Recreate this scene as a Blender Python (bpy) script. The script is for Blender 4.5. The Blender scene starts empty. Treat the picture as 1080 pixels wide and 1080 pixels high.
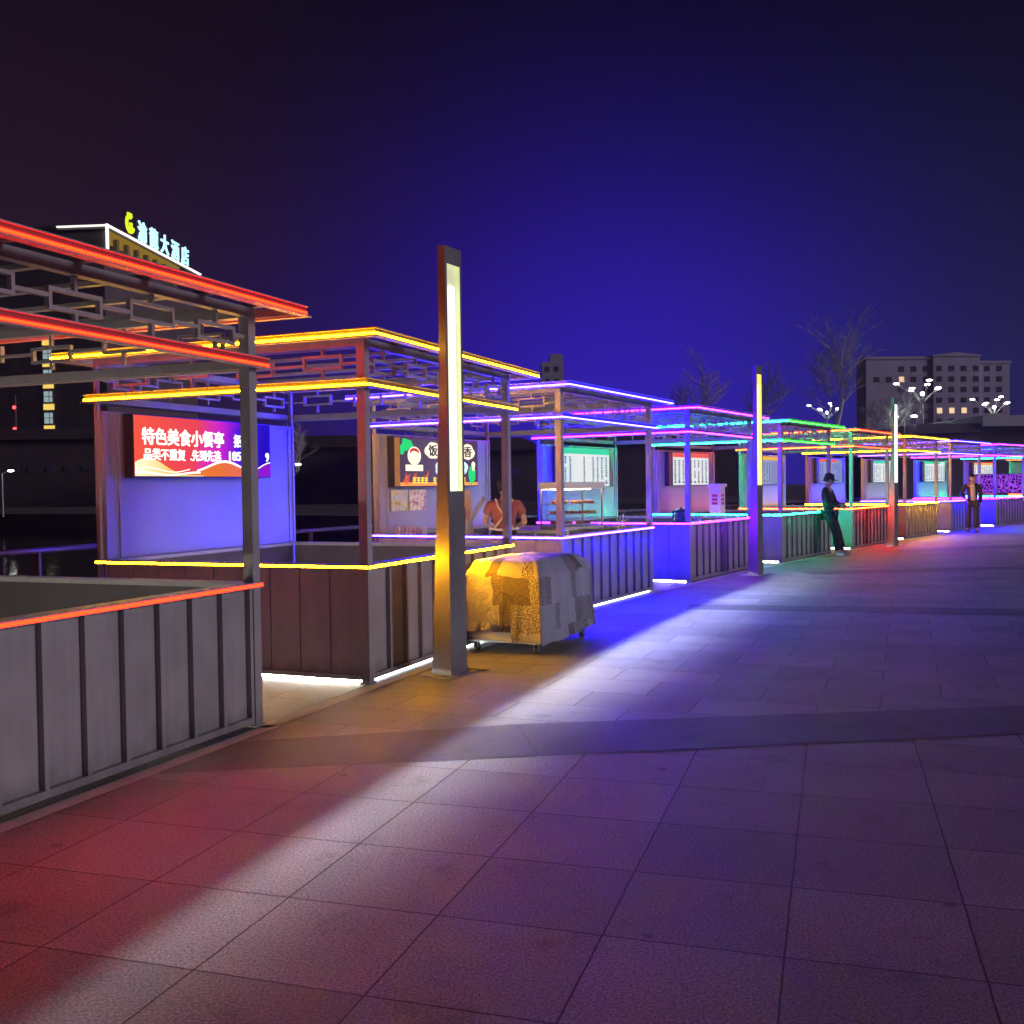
import bpy, math, random
from mathutils import Vector, Matrix, Euler
R = math.radians
SC = bpy.context.scene
COL = SC.collection
random.seed(7)

# ------------------------------------------------------------------ camera
PITCH, ROLL, CAM_H = R(1.42), R(0.8), 1.53
cd = bpy.data.cameras.new('camera'); cam = bpy.data.objects.new('camera', cd); COL.objects.link(cam)
cd.sensor_width = 36; cd.sensor_fit = 'HORIZONTAL'; cd.lens = 36.0
cd.clip_start = 0.05; cd.clip_end = 3000
cam.matrix_world = (Matrix.Translation((0, 0, CAM_H)) @ Matrix.Rotation(R(90) - PITCH, 4, 'X') @ Matrix.Rotation(-ROLL, 4, 'Z'))
SC.camera = cam

# ------------------------------------------------------------------ render settings
SC.view_settings.view_transform = 'Standard'; SC.view_settings.look = 'None'
SC.view_settings.exposure = 0.0; SC.view_settings.gamma = 1.0
SC.render.engine = 'CYCLES'
cy = SC.cycles
cy.use_denoising = True
cy.max_bounces = 6; cy.diffuse_bounces = 3; cy.glossy_bounces = 3; cy.transmission_bounces = 4; cy.transparent_max_bounces = 6
cy.caustics_reflective = False; cy.caustics_refractive = False
cy.sample_clamp_indirect = 4.0
cy.use_light_tree = True

# ------------------------------------------------------------------ node helper
class NT:
    def __init__(s, nt): s.nt = nt
    def n(s, t, **kw):
        nd = s.nt.nodes.new(t)
        for k, v in kw.items():
            if k.startswith('_'): setattr(nd, k[1:], v)
        return nd
    def l(s, a, b): s.nt.links.new(a, b)
    def math(s, op, a, b=None, c=None, clamp=False):
        nd = s.nt.nodes.new('ShaderNodeMath'); nd.operation = op; nd.use_clamp = clamp
        for i, v in enumerate((a, b, c)):
            if v is None: continue
            if isinstance(v, (int, float)): nd.inputs[i].default_value = v
            else: s.l(v, nd.inputs[i])
        return nd.outputs[0]
    def smooth(s, v, a, b):
        nd = s.nt.nodes.new('ShaderNodeMapRange'); nd.interpolation_type = 'SMOOTHSTEP'
        s.l(v, nd.inputs['Value'])
        nd.inputs['From Min'].default_value = a; nd.inputs['From Max'].default_value = b
        nd.inputs['To Min'].default_value = 0; nd.inputs['To Max'].default_value = 1
        return nd.outputs['Result']

# ------------------------------------------------------------------ night sky
def dirv(px, py):      # direction by azimuth / elevation in degrees
    a, e = R(px), R(py)
    return (math.sin(a) * math.cos(e), math.cos(a) * math.cos(e), math.sin(e))
W = bpy.data.worlds.new('World'); SC.world = W; W.use_nodes = True
nt = W.node_tree; nt.nodes.clear(); H = NT(nt)
out = H.n('ShaderNodeOutputWorld'); bg = H.n('ShaderNodeBackground'); H.l(bg.outputs[0], out.inputs[0])
tc = H.n('ShaderNodeTexCoord')
nrm = H.n('ShaderNodeVectorMath', _operation='NORMALIZE'); H.l(tc.outputs['Generated'], nrm.inputs[0])
def lobe(d, k):
    dt = H.n('ShaderNodeVectorMath', _operation='DOT_PRODUCT'); H.l(nrm.outputs[0], dt.inputs[0]); dt.inputs[1].default_value = d
    return H.math('POWER', H.math('MAXIMUM', dt.outputs['Value'], 0.0), k)
SKY_BASE = (0.0016, 0.0010, 0.0030)
LOBES = [   # direction, sharpness, colour: the town's coloured glow in the night haze
    (dirv(5, 0), 32, (0.014, 0.004, 0.26)),
    (dirv(6, 4), 44, (0.010, 0.002, 0.20)),
    (dirv(-30, 0), 13, (0.025, 0.009, 0.022)),
    (dirv(24, 0), 22, (0.008, 0.010, 0.046)),
]
acc = None
for d, k, c in LOBES:
    v = lobe(d, k)
    mx = H.n('ShaderNodeVectorMath', _operation='SCALE'); mx.inputs[0].default_value = c; H.l(v, mx.inputs['Scale'])
    if acc is None:
        ad = H.n('ShaderNodeVectorMath', _operation='ADD'); ad.inputs[0].default_value = SKY_BASE; H.l(mx.outputs[0], ad.inputs[1])
    else:
        ad = H.n('ShaderNodeVectorMath', _operation='ADD'); H.l(acc, ad.inputs[0]); H.l(mx.outputs[0], ad.inputs[1])
    acc = ad.outputs[0]
H.l(acc, bg.inputs['Color']); bg.inputs['Strength'].default_value = 1.0

# ------------------------------------------------------------------ weak soft light from the plaza side
sd = bpy.data.lights.new('sun', 'SUN'); sun = bpy.data.objects.new('sun', sd); COL.objects.link(sun)
sd.energy = 0.92; sd.angle = R(16); sd.color = (0.98, 0.84, 1.0)
SUN_FROM = Vector((0.95, -0.22, 0.24)).normalized()
sun.rotation_euler = SUN_FROM.to_track_quat('Z', 'Y').to_euler()

# ------------------------------------------------------------------ shuttered floodlight that draws the long pale streak along the row
fl = bpy.data.lights.new('floodlight', 'SPOT'); fl.energy = 165000; fl.shadow_soft_size = 0.10; fl.spot_size = R(37); fl.spot_blend = 0.05
fo = bpy.data.objects.new('floodlight', fl); COL.objects.link(fo)
FL = (-4.5, -7.0, 11.0); fo.location = FL
fo.rotation_euler = (Vector((1.0, 8.2, 0.0)) - Vector(FL)).to_track_quat('-Z', 'Y').to_euler()
fl.use_nodes = True; H = NT(fl.node_tree); em = fl.node_tree.nodes['Emission']
g = H.n('ShaderNodeNewGeometry'); sp = H.n('ShaderNodeSeparateXYZ'); H.l(g.outputs['Incoming'], sp.inputs[0])
dz = H.math('MINIMUM', sp.outputs[2], -0.02)
t = H.math('DIVIDE', -FL[2], dz)
gx = H.math('MULTIPLY_ADD', sp.outputs[0], t, FL[0])
gy = H.math('MULTIPLY_ADD', sp.outputs[1], t, FL[1])
# left edge of the beam follows the row's bend: x = a + b*y + c*y*y
e = H.math('MULTIPLY_ADD', gy, 0.0087, 0.247); e = H.math('MULTIPLY_ADD', gy, e, -2.24)
dx = H.math('SUBTRACT', gx, e)
m1 = H.smooth(dx, -0.03, 0.07)
dx = H.math('DIVIDE', dx, H.math('MULTIPLY_ADD', gy, 0.050, 0.50))
m2 = H.math('POWER', H.math('SUBTRACT', 1.0, H.smooth(dx, 0.05, 1.45)), 1.5)
m3 = H.math('SUBTRACT', 1.0, H.smooth(gy, 13.0, 19.0))
rise = H.math('MULTIPLY_ADD', H.smooth(gy, 2.5, 11.0), 0.95, 0.045)
mk = H.math('MULTIPLY', H.math('MULTIPLY', m1, m2), H.math('MULTIPLY', m3, rise))
H.l(mk, em.inputs['Strength']); em.inputs['Color'].default_value = (0.80, 0.92, 1.0, 1)

# ------------------------------------------------------------------ materials
def mat(name, col, rough=0.6, metal=0.0, noise=0.0, nscale=8.0, emit=None, estr=0.0, bump=0.0, spec=0.5):
    m = bpy.data.materials.new(name); m.use_nodes = True
    H = NT(m.node_tree); b = m.node_tree.nodes['Principled BSDF']
    b.inputs['Base Color'].default_value = (*col, 1); b.inputs['Roughness'].default_value = rough; b.inputs['Metallic'].default_value = metal
    b.inputs['Specular IOR Level'].default_value = spec
    if noise or bump:
        tc = H.n('ShaderNodeTexCoord'); nz = H.n('ShaderNodeTexNoise'); nz.inputs['Scale'].default_value = nscale; nz.inputs['Detail'].default_value = 6
        H.l(tc.outputs['Object'], nz.inputs['Vector'])
        if noise:
            mr = H.n('ShaderNodeMapRange'); H.l(nz.outputs['Fac'], mr.inputs['Value'])
            mr.inputs['From Min'].default_value = 0.3; mr.inputs['From Max'].default_value = 0.7
            mr.inputs['To Min'].default_value = 1 - noise; mr.inputs['To Max'].default_value = 1 + noise
            vs = H.n('ShaderNodeVectorMath', _operation='SCALE'); vs.inputs[0].default_value = col; H.l(mr.outputs[0], vs.inputs['Scale'])
            H.l(vs.outputs[0], b.inputs['Base Color'])
            r2 = H.math('MULTIPLY_ADD', nz.outputs['Fac'], 0.3, rough - 0.15); H.l(r2, b.inputs['Roughness'])
        if bump:
            bp = H.n('ShaderNodeBump'); bp.inputs['Strength'].default_value = bump; bp.inputs['Distance'].default_value = 0.01
            H.l(nz.outputs['Fac'], bp.inputs['Height']); H.l(bp.outputs[0], b.inputs['Normal'])
    if emit:
        b.inputs['Emission Color'].default_value = (*emit, 1); b.inputs['Emission Strength'].default_value = estr
    return m

M = {}
def steel_material(name, col, rough):
    m = bpy.data.materials.new(name); m.use_nodes = True; H = NT(m.node_tree); b = m.node_tree.nodes['Principled BSDF']
    tc = H.n('ShaderNodeTexCoord')
    n1 = H.n('ShaderNodeTexNoise'); H.l(tc.outputs['Object'], n1.inputs['Vector']); n1.inputs['Scale'].default_value = 3.0; n1.inputs['Detail'].default_value = 7
    mp = H.n('ShaderNodeMapping'); H.l(tc.outputs['Object'], mp.inputs[0]); mp.inputs['Scale'].default_value = (1, 1, 0.06)
    n2 = H.n('ShaderNodeTexNoise'); H.l(mp.outputs[0], n2.inputs['Vector']); n2.inputs['Scale'].default_value = 22; n2.inputs['Detail'].default_value = 5
    sx = H.n('ShaderNodeSeparateXYZ'); H.l(tc.outputs['Object'], sx.inputs[0])
    k = H.math('MULTIPLY_ADD', n1.outputs['Fac'], 0.55, 0.72); k = H.math('MULTIPLY', k, H.math('MULTIPLY_ADD', n2.outputs['Fac'], 0.35, 0.82))
    # splash dirt along the foot of the sheets
    n3 = H.n('ShaderNodeTexNoise'); H.l(tc.outputs['Object'], n3.inputs['Vector']); n3.inputs['Scale'].default_value = 9
    ft = H.math('SUBTRACT', 1.0, H.smooth(H.math('MULTIPLY_ADD', n3.outputs['Fac'], -0.22, sx.outputs[2]), -0.12, 0.10))
    k = H.math('MULTIPLY', k, H.math('MULTIPLY_ADD', ft, -0.40, 1.0))
    vs = H.n('ShaderNodeVectorMath', _operation='SCALE'); vs.inputs[0].default_value = col; H.l(k, vs.inputs['Scale']); H.l(vs.outputs[0], b.inputs['Base Color'])
    H.l(H.math('MULTIPLY_ADD', n1.outputs['Fac'], 0.35, rough - 0.17), b.inputs['Roughness'])
    n4 = H.n('ShaderNodeTexNoise'); H.l(tc.outputs['Object'], n4.inputs['Vector']); n4.inputs['Scale'].default_value = 2.2; n4.inputs['Detail'].default_value = 1
    bp = H.n('ShaderNodeBump'); bp.inputs['Strength'].default_value = 0.35; bp.inputs['Distance'].default_value = 0.02
    H.l(H.math('MULTIPLY_ADD', n2.outputs['Fac'], 0.03, n4.outputs['Fac']), bp.inputs['Height']); H.l(bp.outputs[0], b.inputs['Normal'])
    return m
M['steel'] = steel_material('painted_steel', (0.37, 0.355, 0.375), 0.45)
M['steel_dark'] = steel_material('painted_steel_dark', (0.16, 0.155, 0.165), 0.45)
M['panel'] = mat('wall_board', (0.29, 0.30, 0.37), 0.42, 0.0, 0.10, 1.6)
M['stone_edge'] = mat('pale_edging', (0.38, 0.37, 0.36), 0.7, 0.0, 0.15, 6.0)
M['inner_shade'] = mat('inner_shade_sheet', (0.085, 0.07, 0.08), 0.6, 0, 0.2, 5)  # interior shade put into the colour of an added sheet
M['channel'] = mat('led_channel', (0.055, 0.05, 0.055), 0.5)
M['black'] = mat('black_frame', (0.02, 0.02, 0.023), 0.4)
M['worktop'] = mat('worktop', (0.30, 0.29, 0.28), 0.35, 0.3, 0.1, 4.0)
M['lamp_body'] = mat('lamp_paint', (0.20, 0.20, 0.215), 0.38, 0.2, 0.08, 6.0)
M['white_inside'] = mat('lamp_recess', (0.75, 0.75, 0.72), 0.5)
M['grate'] = mat('grate', (0.03, 0.03, 0.035), 0.5, 0.5)

def emat(name, col, sample=False):
    m = bpy.data.materials.new(name); m.use_nodes = True; m.cycles.emission_sampling = 'FRONT' if sample else 'NONE'; n = m.node_tree; n.nodes.clear()
    o = n.nodes.new('ShaderNodeOutputMaterial'); e = n.nodes.new('ShaderNodeEmission')
    s = max(col); e.inputs[0].default_value = (col[0] / s, col[1] / s, col[2] / s, 1); e.inputs[1].default_value = s
    n.links.new(e.outputs[0], o.inputs[0]); return m
def led_set(f, tag_, red=1.0, green=1.0, teal=0.4, warm=1.0, blue=1.0, smp=True):      # f scales the saturated channel(s), the pale core stays
    return {'red': emat('led_red' + tag_, (105.0 * f * red, 0.21, 0.04), smp), 'yellow': emat('led_yellow' + tag_, (250.0 * f * warm, 104.0 * f * warm, 0.22), smp), 'blue': emat('led_blue' + tag_, (8.0 * f + 1, 1.6, 1500.0 * f * blue), smp),
            'magenta': emat('led_magenta' + tag_, (75.0 * f, 0.62, 300.0 * f), smp), 'green': emat('led_green' + tag_, (0.50, 230.0 * f * green, 0.7 + 230.0 * f * green * teal), smp), 'orange': emat('led_orange' + tag_, (210.0 * f * warm, 0.42 + 2.0 * f, 0.22), smp)}
LED_SETS = {'counter_front': led_set(1.25, '_a', 1.5, 0.45, 0.4, 2.4, 0.95), 'counter_side': led_set(0.62, '_b', 0.12, 2.0, 0.45, 1.0), 'top_front': led_set(0.22, '_c', 2.6, 1.0, 0.0, 0.7),
            'top_side': led_set(0.75, '_d', 1.0, 1.3, 0.25, 1.0, 0.75), 'back': led_set(0.12, '_e', smp=False)}
M['under_side'] = emat('led_white_side', (270.0, 255.0, 205.0), True)
M['under'] = emat('led_white', (22.0, 24.0, 24.0), True)

# ------------------------------------------------------------------ mesh helper
class MB:
    def __init__(s): s.v = []; s.f = []; s.mi = []
    def add(s, vs, fs, mi=0):
        k = len(s.v); s.v += [tuple(v) for v in vs]
        s.f += [tuple(i + k for i in f) for f in fs]; s.mi += [mi] * len(fs); return s
    def box(s, a, b, mi=0, mtx=None):
        x0, y0, z0 = a; x1, y1, z1 = b
        vs = [(x0, y0, z0), (x1, y0, z0), (x1, y1, z0), (x0, y1, z0), (x0, y0, z1), (x1, y0, z1), (x1, y1, z1), (x0, y1, z1)]
        if mtx is not None: vs = [mtx @ Vector(v) for v in vs]
        return s.add(vs, [(0, 3, 2, 1), (4, 5, 6, 7), (0, 1, 5, 4), (1, 2, 6, 5), (2, 3, 7, 6), (3, 0, 4, 7)], mi)
    def tube(s, p, q, r0, r1=None, n=6, mi=0, caps=True):
        p, q = Vector(p), Vector(q); r1 = r0 if r1 is None else r1
        d = (q - p)
        if d.length < 1e-6: return s
        d.normalize(); u = d.orthogonal().normalized(); w = d.cross(u)
        vs = []
        for c, r in ((p, r0), (q, r1)):
            for i in range(n):
                a = 2 * math.pi * i / n; vs.append(c + (u * math.cos(a) + w * math.sin(a)) * r)
        fs = [(i, (i + 1) % n, n + (i + 1) % n, n + i) for i in range(n)]
        if caps: fs += [tuple(reversed(range(n))), tuple(range(n, 2 * n))]
        return s.add(vs, fs, mi)
    def path(s, pts, r, n=6, mi=0):
        for a, b in zip(pts, pts[1:]): s.tube(a, b, r, r, n, mi)
        return s
    def ball(s, c, r, nu=12, nv=8, mi=0, sc=(1, 1, 1)):
        vs = []; fs = []
        for j in range(nv + 1):
            t = math.pi * j / nv
            for i in range(nu):
                a = 2 * math.pi * i / nu
                vs.append((c[0] + r * sc[0] * math.sin(t) * math.cos(a), c[1] + r * sc[1] * math.sin(t) * math.sin(a), c[2] + r * sc[2] * math.cos(t)))
        for j in range(nv):
            for i in range(nu):
                fs.append((j * nu + i, (j + 1) * nu + i, (j + 1) * nu + (i + 1) % nu, j * nu + (i + 1) % nu))
        return s.add(vs, fs, mi)
    def lathe(s, c, prof, n=14, mi=0):
        vs = []; fs = []
        for r, z in prof:
            for i in range(n):
                a = 2 * math.pi * i / n; vs.append((c[0] + r * math.cos(a), c[1] + r * math.sin(a), c[2] + z))
        for j in range(len(prof) - 1):
            for i in range(n):
                fs.append((j * n + i, j * n + (i + 1) % n, (j + 1) * n + (i + 1) % n, (j + 1) * n + i))
        return s.add(vs, fs, mi)
    def prism(s, poly, y0, y1, mi=0):     # polygon in XZ extruded along Y
        n = len(poly); vs = [(x, y0, z) for x, z in poly] + [(x, y1, z) for x, z in poly]
        return s.add(vs, [tuple(range(n)), tuple(reversed(range(n, 2 * n)))] + [(i, n + i, n + (i + 1) % n, (i + 1) % n) for i in range(n)], mi)
    def slab(s, poly, z0, z1, mi=0):      # polygon in XY extruded along Z
        n = len(poly); vs = [(x, y, z0) for x, y in poly] + [(x, y, z1) for x, y in poly]
        return s.add(vs, [tuple(reversed(range(n))), tuple(range(n, 2 * n))] + [(i, (i + 1) % n, n + (i + 1) % n, n + i) for i in range(n)], mi)
    def mesh(s, name, mats, smooth=False):
        me = bpy.data.meshes.new(name); me.from_pydata(s.v, [], s.f)
        for m in (mats if isinstance(mats, (list, tuple)) else [mats]): me.materials.append(m)
        me.polygons.foreach_set('material_index', s.mi)
        if smooth: me.polygons.foreach_set('use_smooth', [True] * len(s.f))
        me.update(); return me
    def build(s, name, mats, parent=None, smooth=False):
        return link(name, s.mesh(name, mats, smooth), parent)

def link(name, me, parent=None, mtx=None):
    o = bpy.data.objects.new(name, me); COL.objects.link(o)
    if parent is not None: o.parent = parent
    if mtx is not None: o.matrix_local = mtx
    return o
def tag(o, label, cat, group=None, kind=None):
    if label: o['label'] = label
    if cat: o['category'] = cat
    if group: o['group'] = group
    if kind: o['kind'] = kind
    return o
def empty(name, loc, rz=0.0):
    o = bpy.data.objects.new(name, None); COL.objects.link(o); o.location = loc; o.rotation_euler = (0, 0, rz); o.empty_display_size = 0.2
    return o
def struct(o): o['kind'] = 'structure'; return o

def text_mesh(s, size, bold=0.0, depth=0.004, align='LEFT', squeeze=1.0):
    cu = bpy.data.curves.new('lettering', 'FONT'); cu.body = s; cu.size = size; cu.extrude = depth
    cu.align_x = align; cu.resolution_u = 3
    ob = bpy.data.objects.new('lettering_tmp', cu); COL.objects.link(ob)
    dg = bpy.context.evaluated_depsgraph_get(); dg.update()
    me = bpy.data.meshes.new_from_object(ob.evaluated_get(dg), depsgraph=dg)
    bpy.data.objects.remove(ob); bpy.data.curves.remove(cu)
    if bold:
        base = ([v.co[:] for v in me.vertices], [tuple(p.vertices) for p in me.polygons]); mb = MB()
        for k_, (ax, ay) in enumerate(((0, 0), (1, 0), (-1, 0), (0, 1), (0, -1), (.7, .7), (-.7, .7), (.7, -.7), (-.7, -.7))):
            mb.add([(x + ax * bold, y + ay * bold, z + 0.0004 * k_) for x, y, z in base[0]], base[1])
        bpy.data.meshes.remove(me); me = mb.mesh('lettering', [])
    return me
TXT = Matrix.Rotation(R(90), 4, 'X')      # text stands up and faces local -Y

# ------------------------------------------------------------------ the row of kiosks: front left corner and heading of every front
K_L, K_W = 2.97, 2.72
H_C, H_R, H_T = 0.936, 2.35, 2.70          # counter, ring beam, roof edge
KIOSKS = [  # x, y, heading, colour
    (-2.743, 3.877, 21.7, 'red'), (-1.13, 7.969, 22.2, 'yellow'), (0.584, 12.038, 28.7, 'blue'),
    (2.746, 15.833, 31.8, 'magenta'), (5.144, 19.526, 34.9, 'green'), (7.726, 23.228, 35.4, 'orange'),
    (10.346, 26.887, 37.7, 'yellow'), (13.06, 30.44, 40.3, 'blue'), (15.99, 33.85, 43.5, 'magenta'),
    (19.1, 37.06, 46.0, 'green'), (22.3, 40.15, 48.0, 'orange')]
def kmat(i):
    x, y, th, c = KIOSKS[i]
    return Matrix.Translation((x, y, 0)) @ Matrix.Rotation(R(90 - th), 4, 'Z')
def kp(i, x, y, z=0.0): return kmat(i) @ Vector((x, y, z))

# ------------------------------------------------------------------ ground, water, paving
def paving_material(name, c1, c2, joint, pats, mortar, speck=0.35, split=None):
    m = bpy.data.materials.new(name); m.use_nodes = True; H = NT(m.node_tree); b = m.node_tree.nodes['Principled BSDF']
    tc = H.n('ShaderNodeTexCoord')
    wob = H.n('ShaderNodeTexNoise'); H.l(tc.outputs['Object'], wob.inputs['Vector']); wob.inputs['Scale'].default_value = 5.0; wob.inputs['Detail'].default_value = 4
    wv = H.n('ShaderNodeVectorMath', _operation='MULTIPLY_ADD'); H.l(wob.outputs['Color'], wv.inputs[0]); wv.inputs[1].default_value = (0.010, 0.010, 0); H.l(tc.outputs['Object'], wv.inputs[2])
    res = []
    for rot, bw, bh, off in pats:
        mp = H.n('ShaderNodeMapping'); H.l(wv.outputs[0], mp.inputs[0]); mp.inputs['Rotation'].default_value = (0, 0, rot); mp.inputs['Location'].default_value = (0.16, 0.22, 0)
        br = H.n('ShaderNodeTexBrick'); H.l(mp.outputs[0], br.inputs['Vector'])
        br.offset = off; br.offset_frequency = 2; br.squash = 1.0
        br.inputs['Color1'].default_value = (*c1, 1); br.inputs['Color2'].default_value = (*c2, 1); br.inputs['Mortar'].default_value = (*joint, 1)
        br.inputs['Scale'].default_value = 1.0; br.inputs['Brick Width'].default_value = bw; br.inputs['Row Height'].default_value = bh
        br.inputs['Mortar Size'].default_value = mortar; br.inputs['Mortar Smooth'].default_value = 0.15; br.inputs['Bias'].default_value = -0.1
        res.append((br.outputs['Color'], br.outputs['Fac']))
    col_, fac_ = res[0]
    if len(res) > 1:
        sx = H.n('ShaderNodeSeparateXYZ'); H.l(tc.outputs['Object'], sx.inputs[0])
        f = H.math('GREATER_THAN', H.math('MULTIPLY_ADD', sx.outputs[0], -0.125, sx.outputs[1]), split)
        mc = H.n('ShaderNodeMix'); mc.data_type = 'RGBA'; H.l(f, mc.inputs[0]); H.l(res[0][0], mc.inputs[6]); H.l(res[1][0], mc.inputs[7]); col_ = mc.outputs[2]
        mf = H.n('ShaderNodeMix'); H.l(f, mf.inputs[0]); H.l(res[0][1], mf.inputs[2]); H.l(res[1][1], mf.inputs[3]); fac_ = mf.outputs[0]
    nz = H.n('ShaderNodeTexNoise'); H.l(tc.outputs['Object'], nz.inputs['Vector']); nz.inputs['Scale'].default_value = 0.9; nz.inputs['Detail'].default_value = 6
    sp = H.n('ShaderNodeTexNoise'); H.l(tc.outputs['Object'], sp.inputs['Vector']); sp.inputs['Scale'].default_value = 95; sp.inputs['Detail'].default_value = 4; sp.inputs['Roughness'].default_value = 0.75
    st = H.n('ShaderNodeTexNoise'); H.l(tc.outputs['Object'], st.inputs['Vector']); st.inputs['Scale'].default_value = 2.3; st.inputs['Detail'].default_value = 9; st.inputs['Roughness'].default_value = 0.72
    gm = H.n('ShaderNodeTexVoronoi'); H.l(tc.outputs['Object'], gm.inputs['Vector']); gm.inputs['Scale'].default_value = 1.7; gm.inputs['Randomness'].default_value = 1.0
    a = H.math('MULTIPLY_ADD', nz.outputs['Fac'], 0.8, 0.58); c = H.math('MULTIPLY_ADD', H.smooth(sp.outputs['Fac'], 0.32, 0.70), 2 * speck, 1 - speck)
    w = H.math('MULTIPLY_ADD', H.smooth(st.outputs['Fac'], 0.54, 0.72), -0.38, 1.0)
    gum = H.math('MULTIPLY_ADD', H.smooth(gm.outputs['Distance'], 0.055, 0.035), -0.45, 1.0)
    k = H.math('MULTIPLY', H.math('MULTIPLY', a, c), H.math('MULTIPLY', w, gum))
    vs = H.n('ShaderNodeVectorMath', _operation='SCALE'); H.l(col_, vs.inputs[0]); H.l(k, vs.inputs['Scale']); H.l(vs.outputs[0], b.inputs['Base Color'])
    ro = H.math('MULTIPLY_ADD', st.outputs['Fac'], 0.35, 0.52); H.l(ro, b.inputs['Roughness']); b.inputs['Specular IOR Level'].default_value = 0.35
    bp = H.n('ShaderNodeBump'); bp.inputs['Strength'].default_value = 0.6; bp.inputs['Distance'].default_value = 0.006
    h = H.math('MULTIPLY_ADD', sp.outputs['Fac'], 0.45, H.math('MULTIPLY', fac_, -1.0)); h = H.math('MULTIPLY_ADD', st.outputs['Fac'], 0.5, h); H.l(h, bp.inputs['Height']); H.l(bp.outputs[0], b.inputs['Normal'])
    return m
M['paving'] = paving_material('granite_paving', (0.128, 0.120, 0.127), (0.186, 0.175, 0.182), (0.021, 0.019, 0.021), [(R(17.5), 0.60, 0.60, 0.0), (R(21), 0.80, 0.50, 0.5)], 0.0042, 0.62, 6.45)
M['paving_dark'] = paving_material('dark_granite_band', (0.050, 0.047, 0.051), (0.066, 0.062, 0.066), (0.028, 0.026, 0.028), [(R(-9), 1.2, 5.0, 0.5)], 0.004, 0.30)

# river edge: behind the kiosks, and the sheet of paving in front of it
edge_pts = [(-16.5, -14.0), (-9.6, 2.0)]
for i in range(11):
    p = kp(i, 1.5, K_W + 3.4); edge_pts.append((p.x, p.y))
edge_pts += [(60.0, 84.0), (300.0, 300.0)]
plaza = edge_pts + [(900, 250), (900, -300), (-16.5, -300)]
mb = MB(); mb.slab(plaza[::-1], -1.4, 0.0)
struct(mb.build('ground', M['paving']))
M['gap_bounce'] = paving_material('gap_bounce_paving', (0.34, 0.33, 0.32), (0.40, 0.39, 0.38), (0.09, 0.085, 0.085), [(R(21), 0.60, 0.60, 0.0)], 0.004, 0.3)  # pale sheets added so gap floors look lit and bounce light
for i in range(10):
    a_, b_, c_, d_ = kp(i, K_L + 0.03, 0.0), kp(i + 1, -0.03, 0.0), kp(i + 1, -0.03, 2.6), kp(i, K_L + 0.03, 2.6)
    struct(MB().add([(p.x, p.y, 0.004) for p in (a_, b_, c_, d_)], [(0, 1, 2, 3)]).build('gap_bounce_sheet', M['gap_bounce']))
def band(name, poly):
    n = len(poly); struct(MB().add([(x, y, 0.004) for x, y in poly], [tuple(range(n))]).build(name, M['paving_dark']))
band('paving_band', [(-1.98, 5.50), (3.05, 6.11), (14.0, 7.6), (14.3, 8.6), (3.44, 6.88), (-0.02, 6.54), (-1.76, 6.17)])
band('paving_band', [(2.1, 12.45), (5.7, 11.46), (22, 9.5), (22, 10.2), (6.1, 12.05), (2.25, 13.0)])
band('paving_band', [(5.0, 16.9), (11, 17.6), (30, 19.5), (30, 20.3), (11, 18.3), (4.9, 17.5)])
band('paving_band', [(8.2, 21.9), (16, 24.4), (36, 29), (36, 30.2), (16, 25.4), (8.0, 22.7)])

wm = bpy.data.materials.new('river_water'); wm.use_nodes = True; H = NT(wm.node_tree); b = wm.node_tree.nodes['Principled BSDF']
b.inputs['Base Color'].default_value = (0.006, 0.006, 0.009, 1); b.inputs['Roughness'].default_value = 0.06
tcw = H.n('ShaderNodeTexCoord'); nzw = H.n('ShaderNodeTexNoise'); H.l(tcw.outputs['Object'], nzw.inputs['Vector']); nzw.inputs['Scale'].default_value = 1.3; nzw.inputs['Detail'].default_value = 4
bpw = H.n('ShaderNodeBump'); bpw.inputs['Strength'].default_value = 0.10; bpw.inputs['Distance'].default_value = 0.25
H.l(nzw.outputs['Fac'], bpw.inputs['Height']); H.l(bpw.outputs[0], b.inputs['Normal'])
struct(MB().add([(-900, -300, -1.0), (900, -300, -1.0), (900, 900, -1.0), (-900, 900, -1.0)], [(0, 1, 2, 3)]).build('water', wm))
M['bank'] = mat('bank_ground', (0.16, 0.12, 0.13), 0.9, 0, 0.3, 0.5)
bank = [(-300, 92), (-60, 86), (-20, 66), (2, 47), (16, 62), (40, 92), (80, 140), (300, 340), (300, 900), (-300, 900)]
struct(MB().slab(bank, -1.5, 0.05).build('far_bank', M['bank']))

# ------------------------------------------------------------------ kiosk meshes (shared by every kiosk)
def ribbed_wall(length, side):
    """frame with recessed sheet and vertical ribs, in the XZ plane, outside facing -Y, y from -0.05 (rib fronts) to 0.03"""
    mb = MB(); z0 = 0.030; z1 = H_C - 0.035
    mb.box((0, -0.012, z0 + 0.04), (length, 0.02, z1 - 0.001))                       # sheet
    mb.box((0, -0.05, z0), (length, 0.024, z0 + 0.0395))                             # bottom rail
    mb.box((0.001, 0.0205, z0 + 0.04), (length - 0.001, 0.0236, z1 - 0.002), 1)               # dark sheet added inside, so the interior looks shaded
    n = max(2, round(length / 0.275)); st = (length - 0.03) / n
    for k in range(n + 1):
        x = k * st
        d = 0.048 if side == 'front' else 0.022
        mb.box((x, -d, z0 + 0.04), (x + 0.03, -0.0125, z1 - 0.002))
    return mb
def place(mb, mtx):
    mb.v = [tuple(mtx @ Vector(v)) for v in mb.v]; return mb
P = 0.075
def tr(x, y, a): return Matrix.Translation((x, y, 0)) @ Matrix.Rotation(R(a), 4, 'Z')
KM = {}
KM['front'] = place(ribbed_wall(K_L - 2 * P, 'front'), tr(P, 0.052, 0)).mesh('base_wall', [M['steel'], M['inner_shade']])
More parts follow.
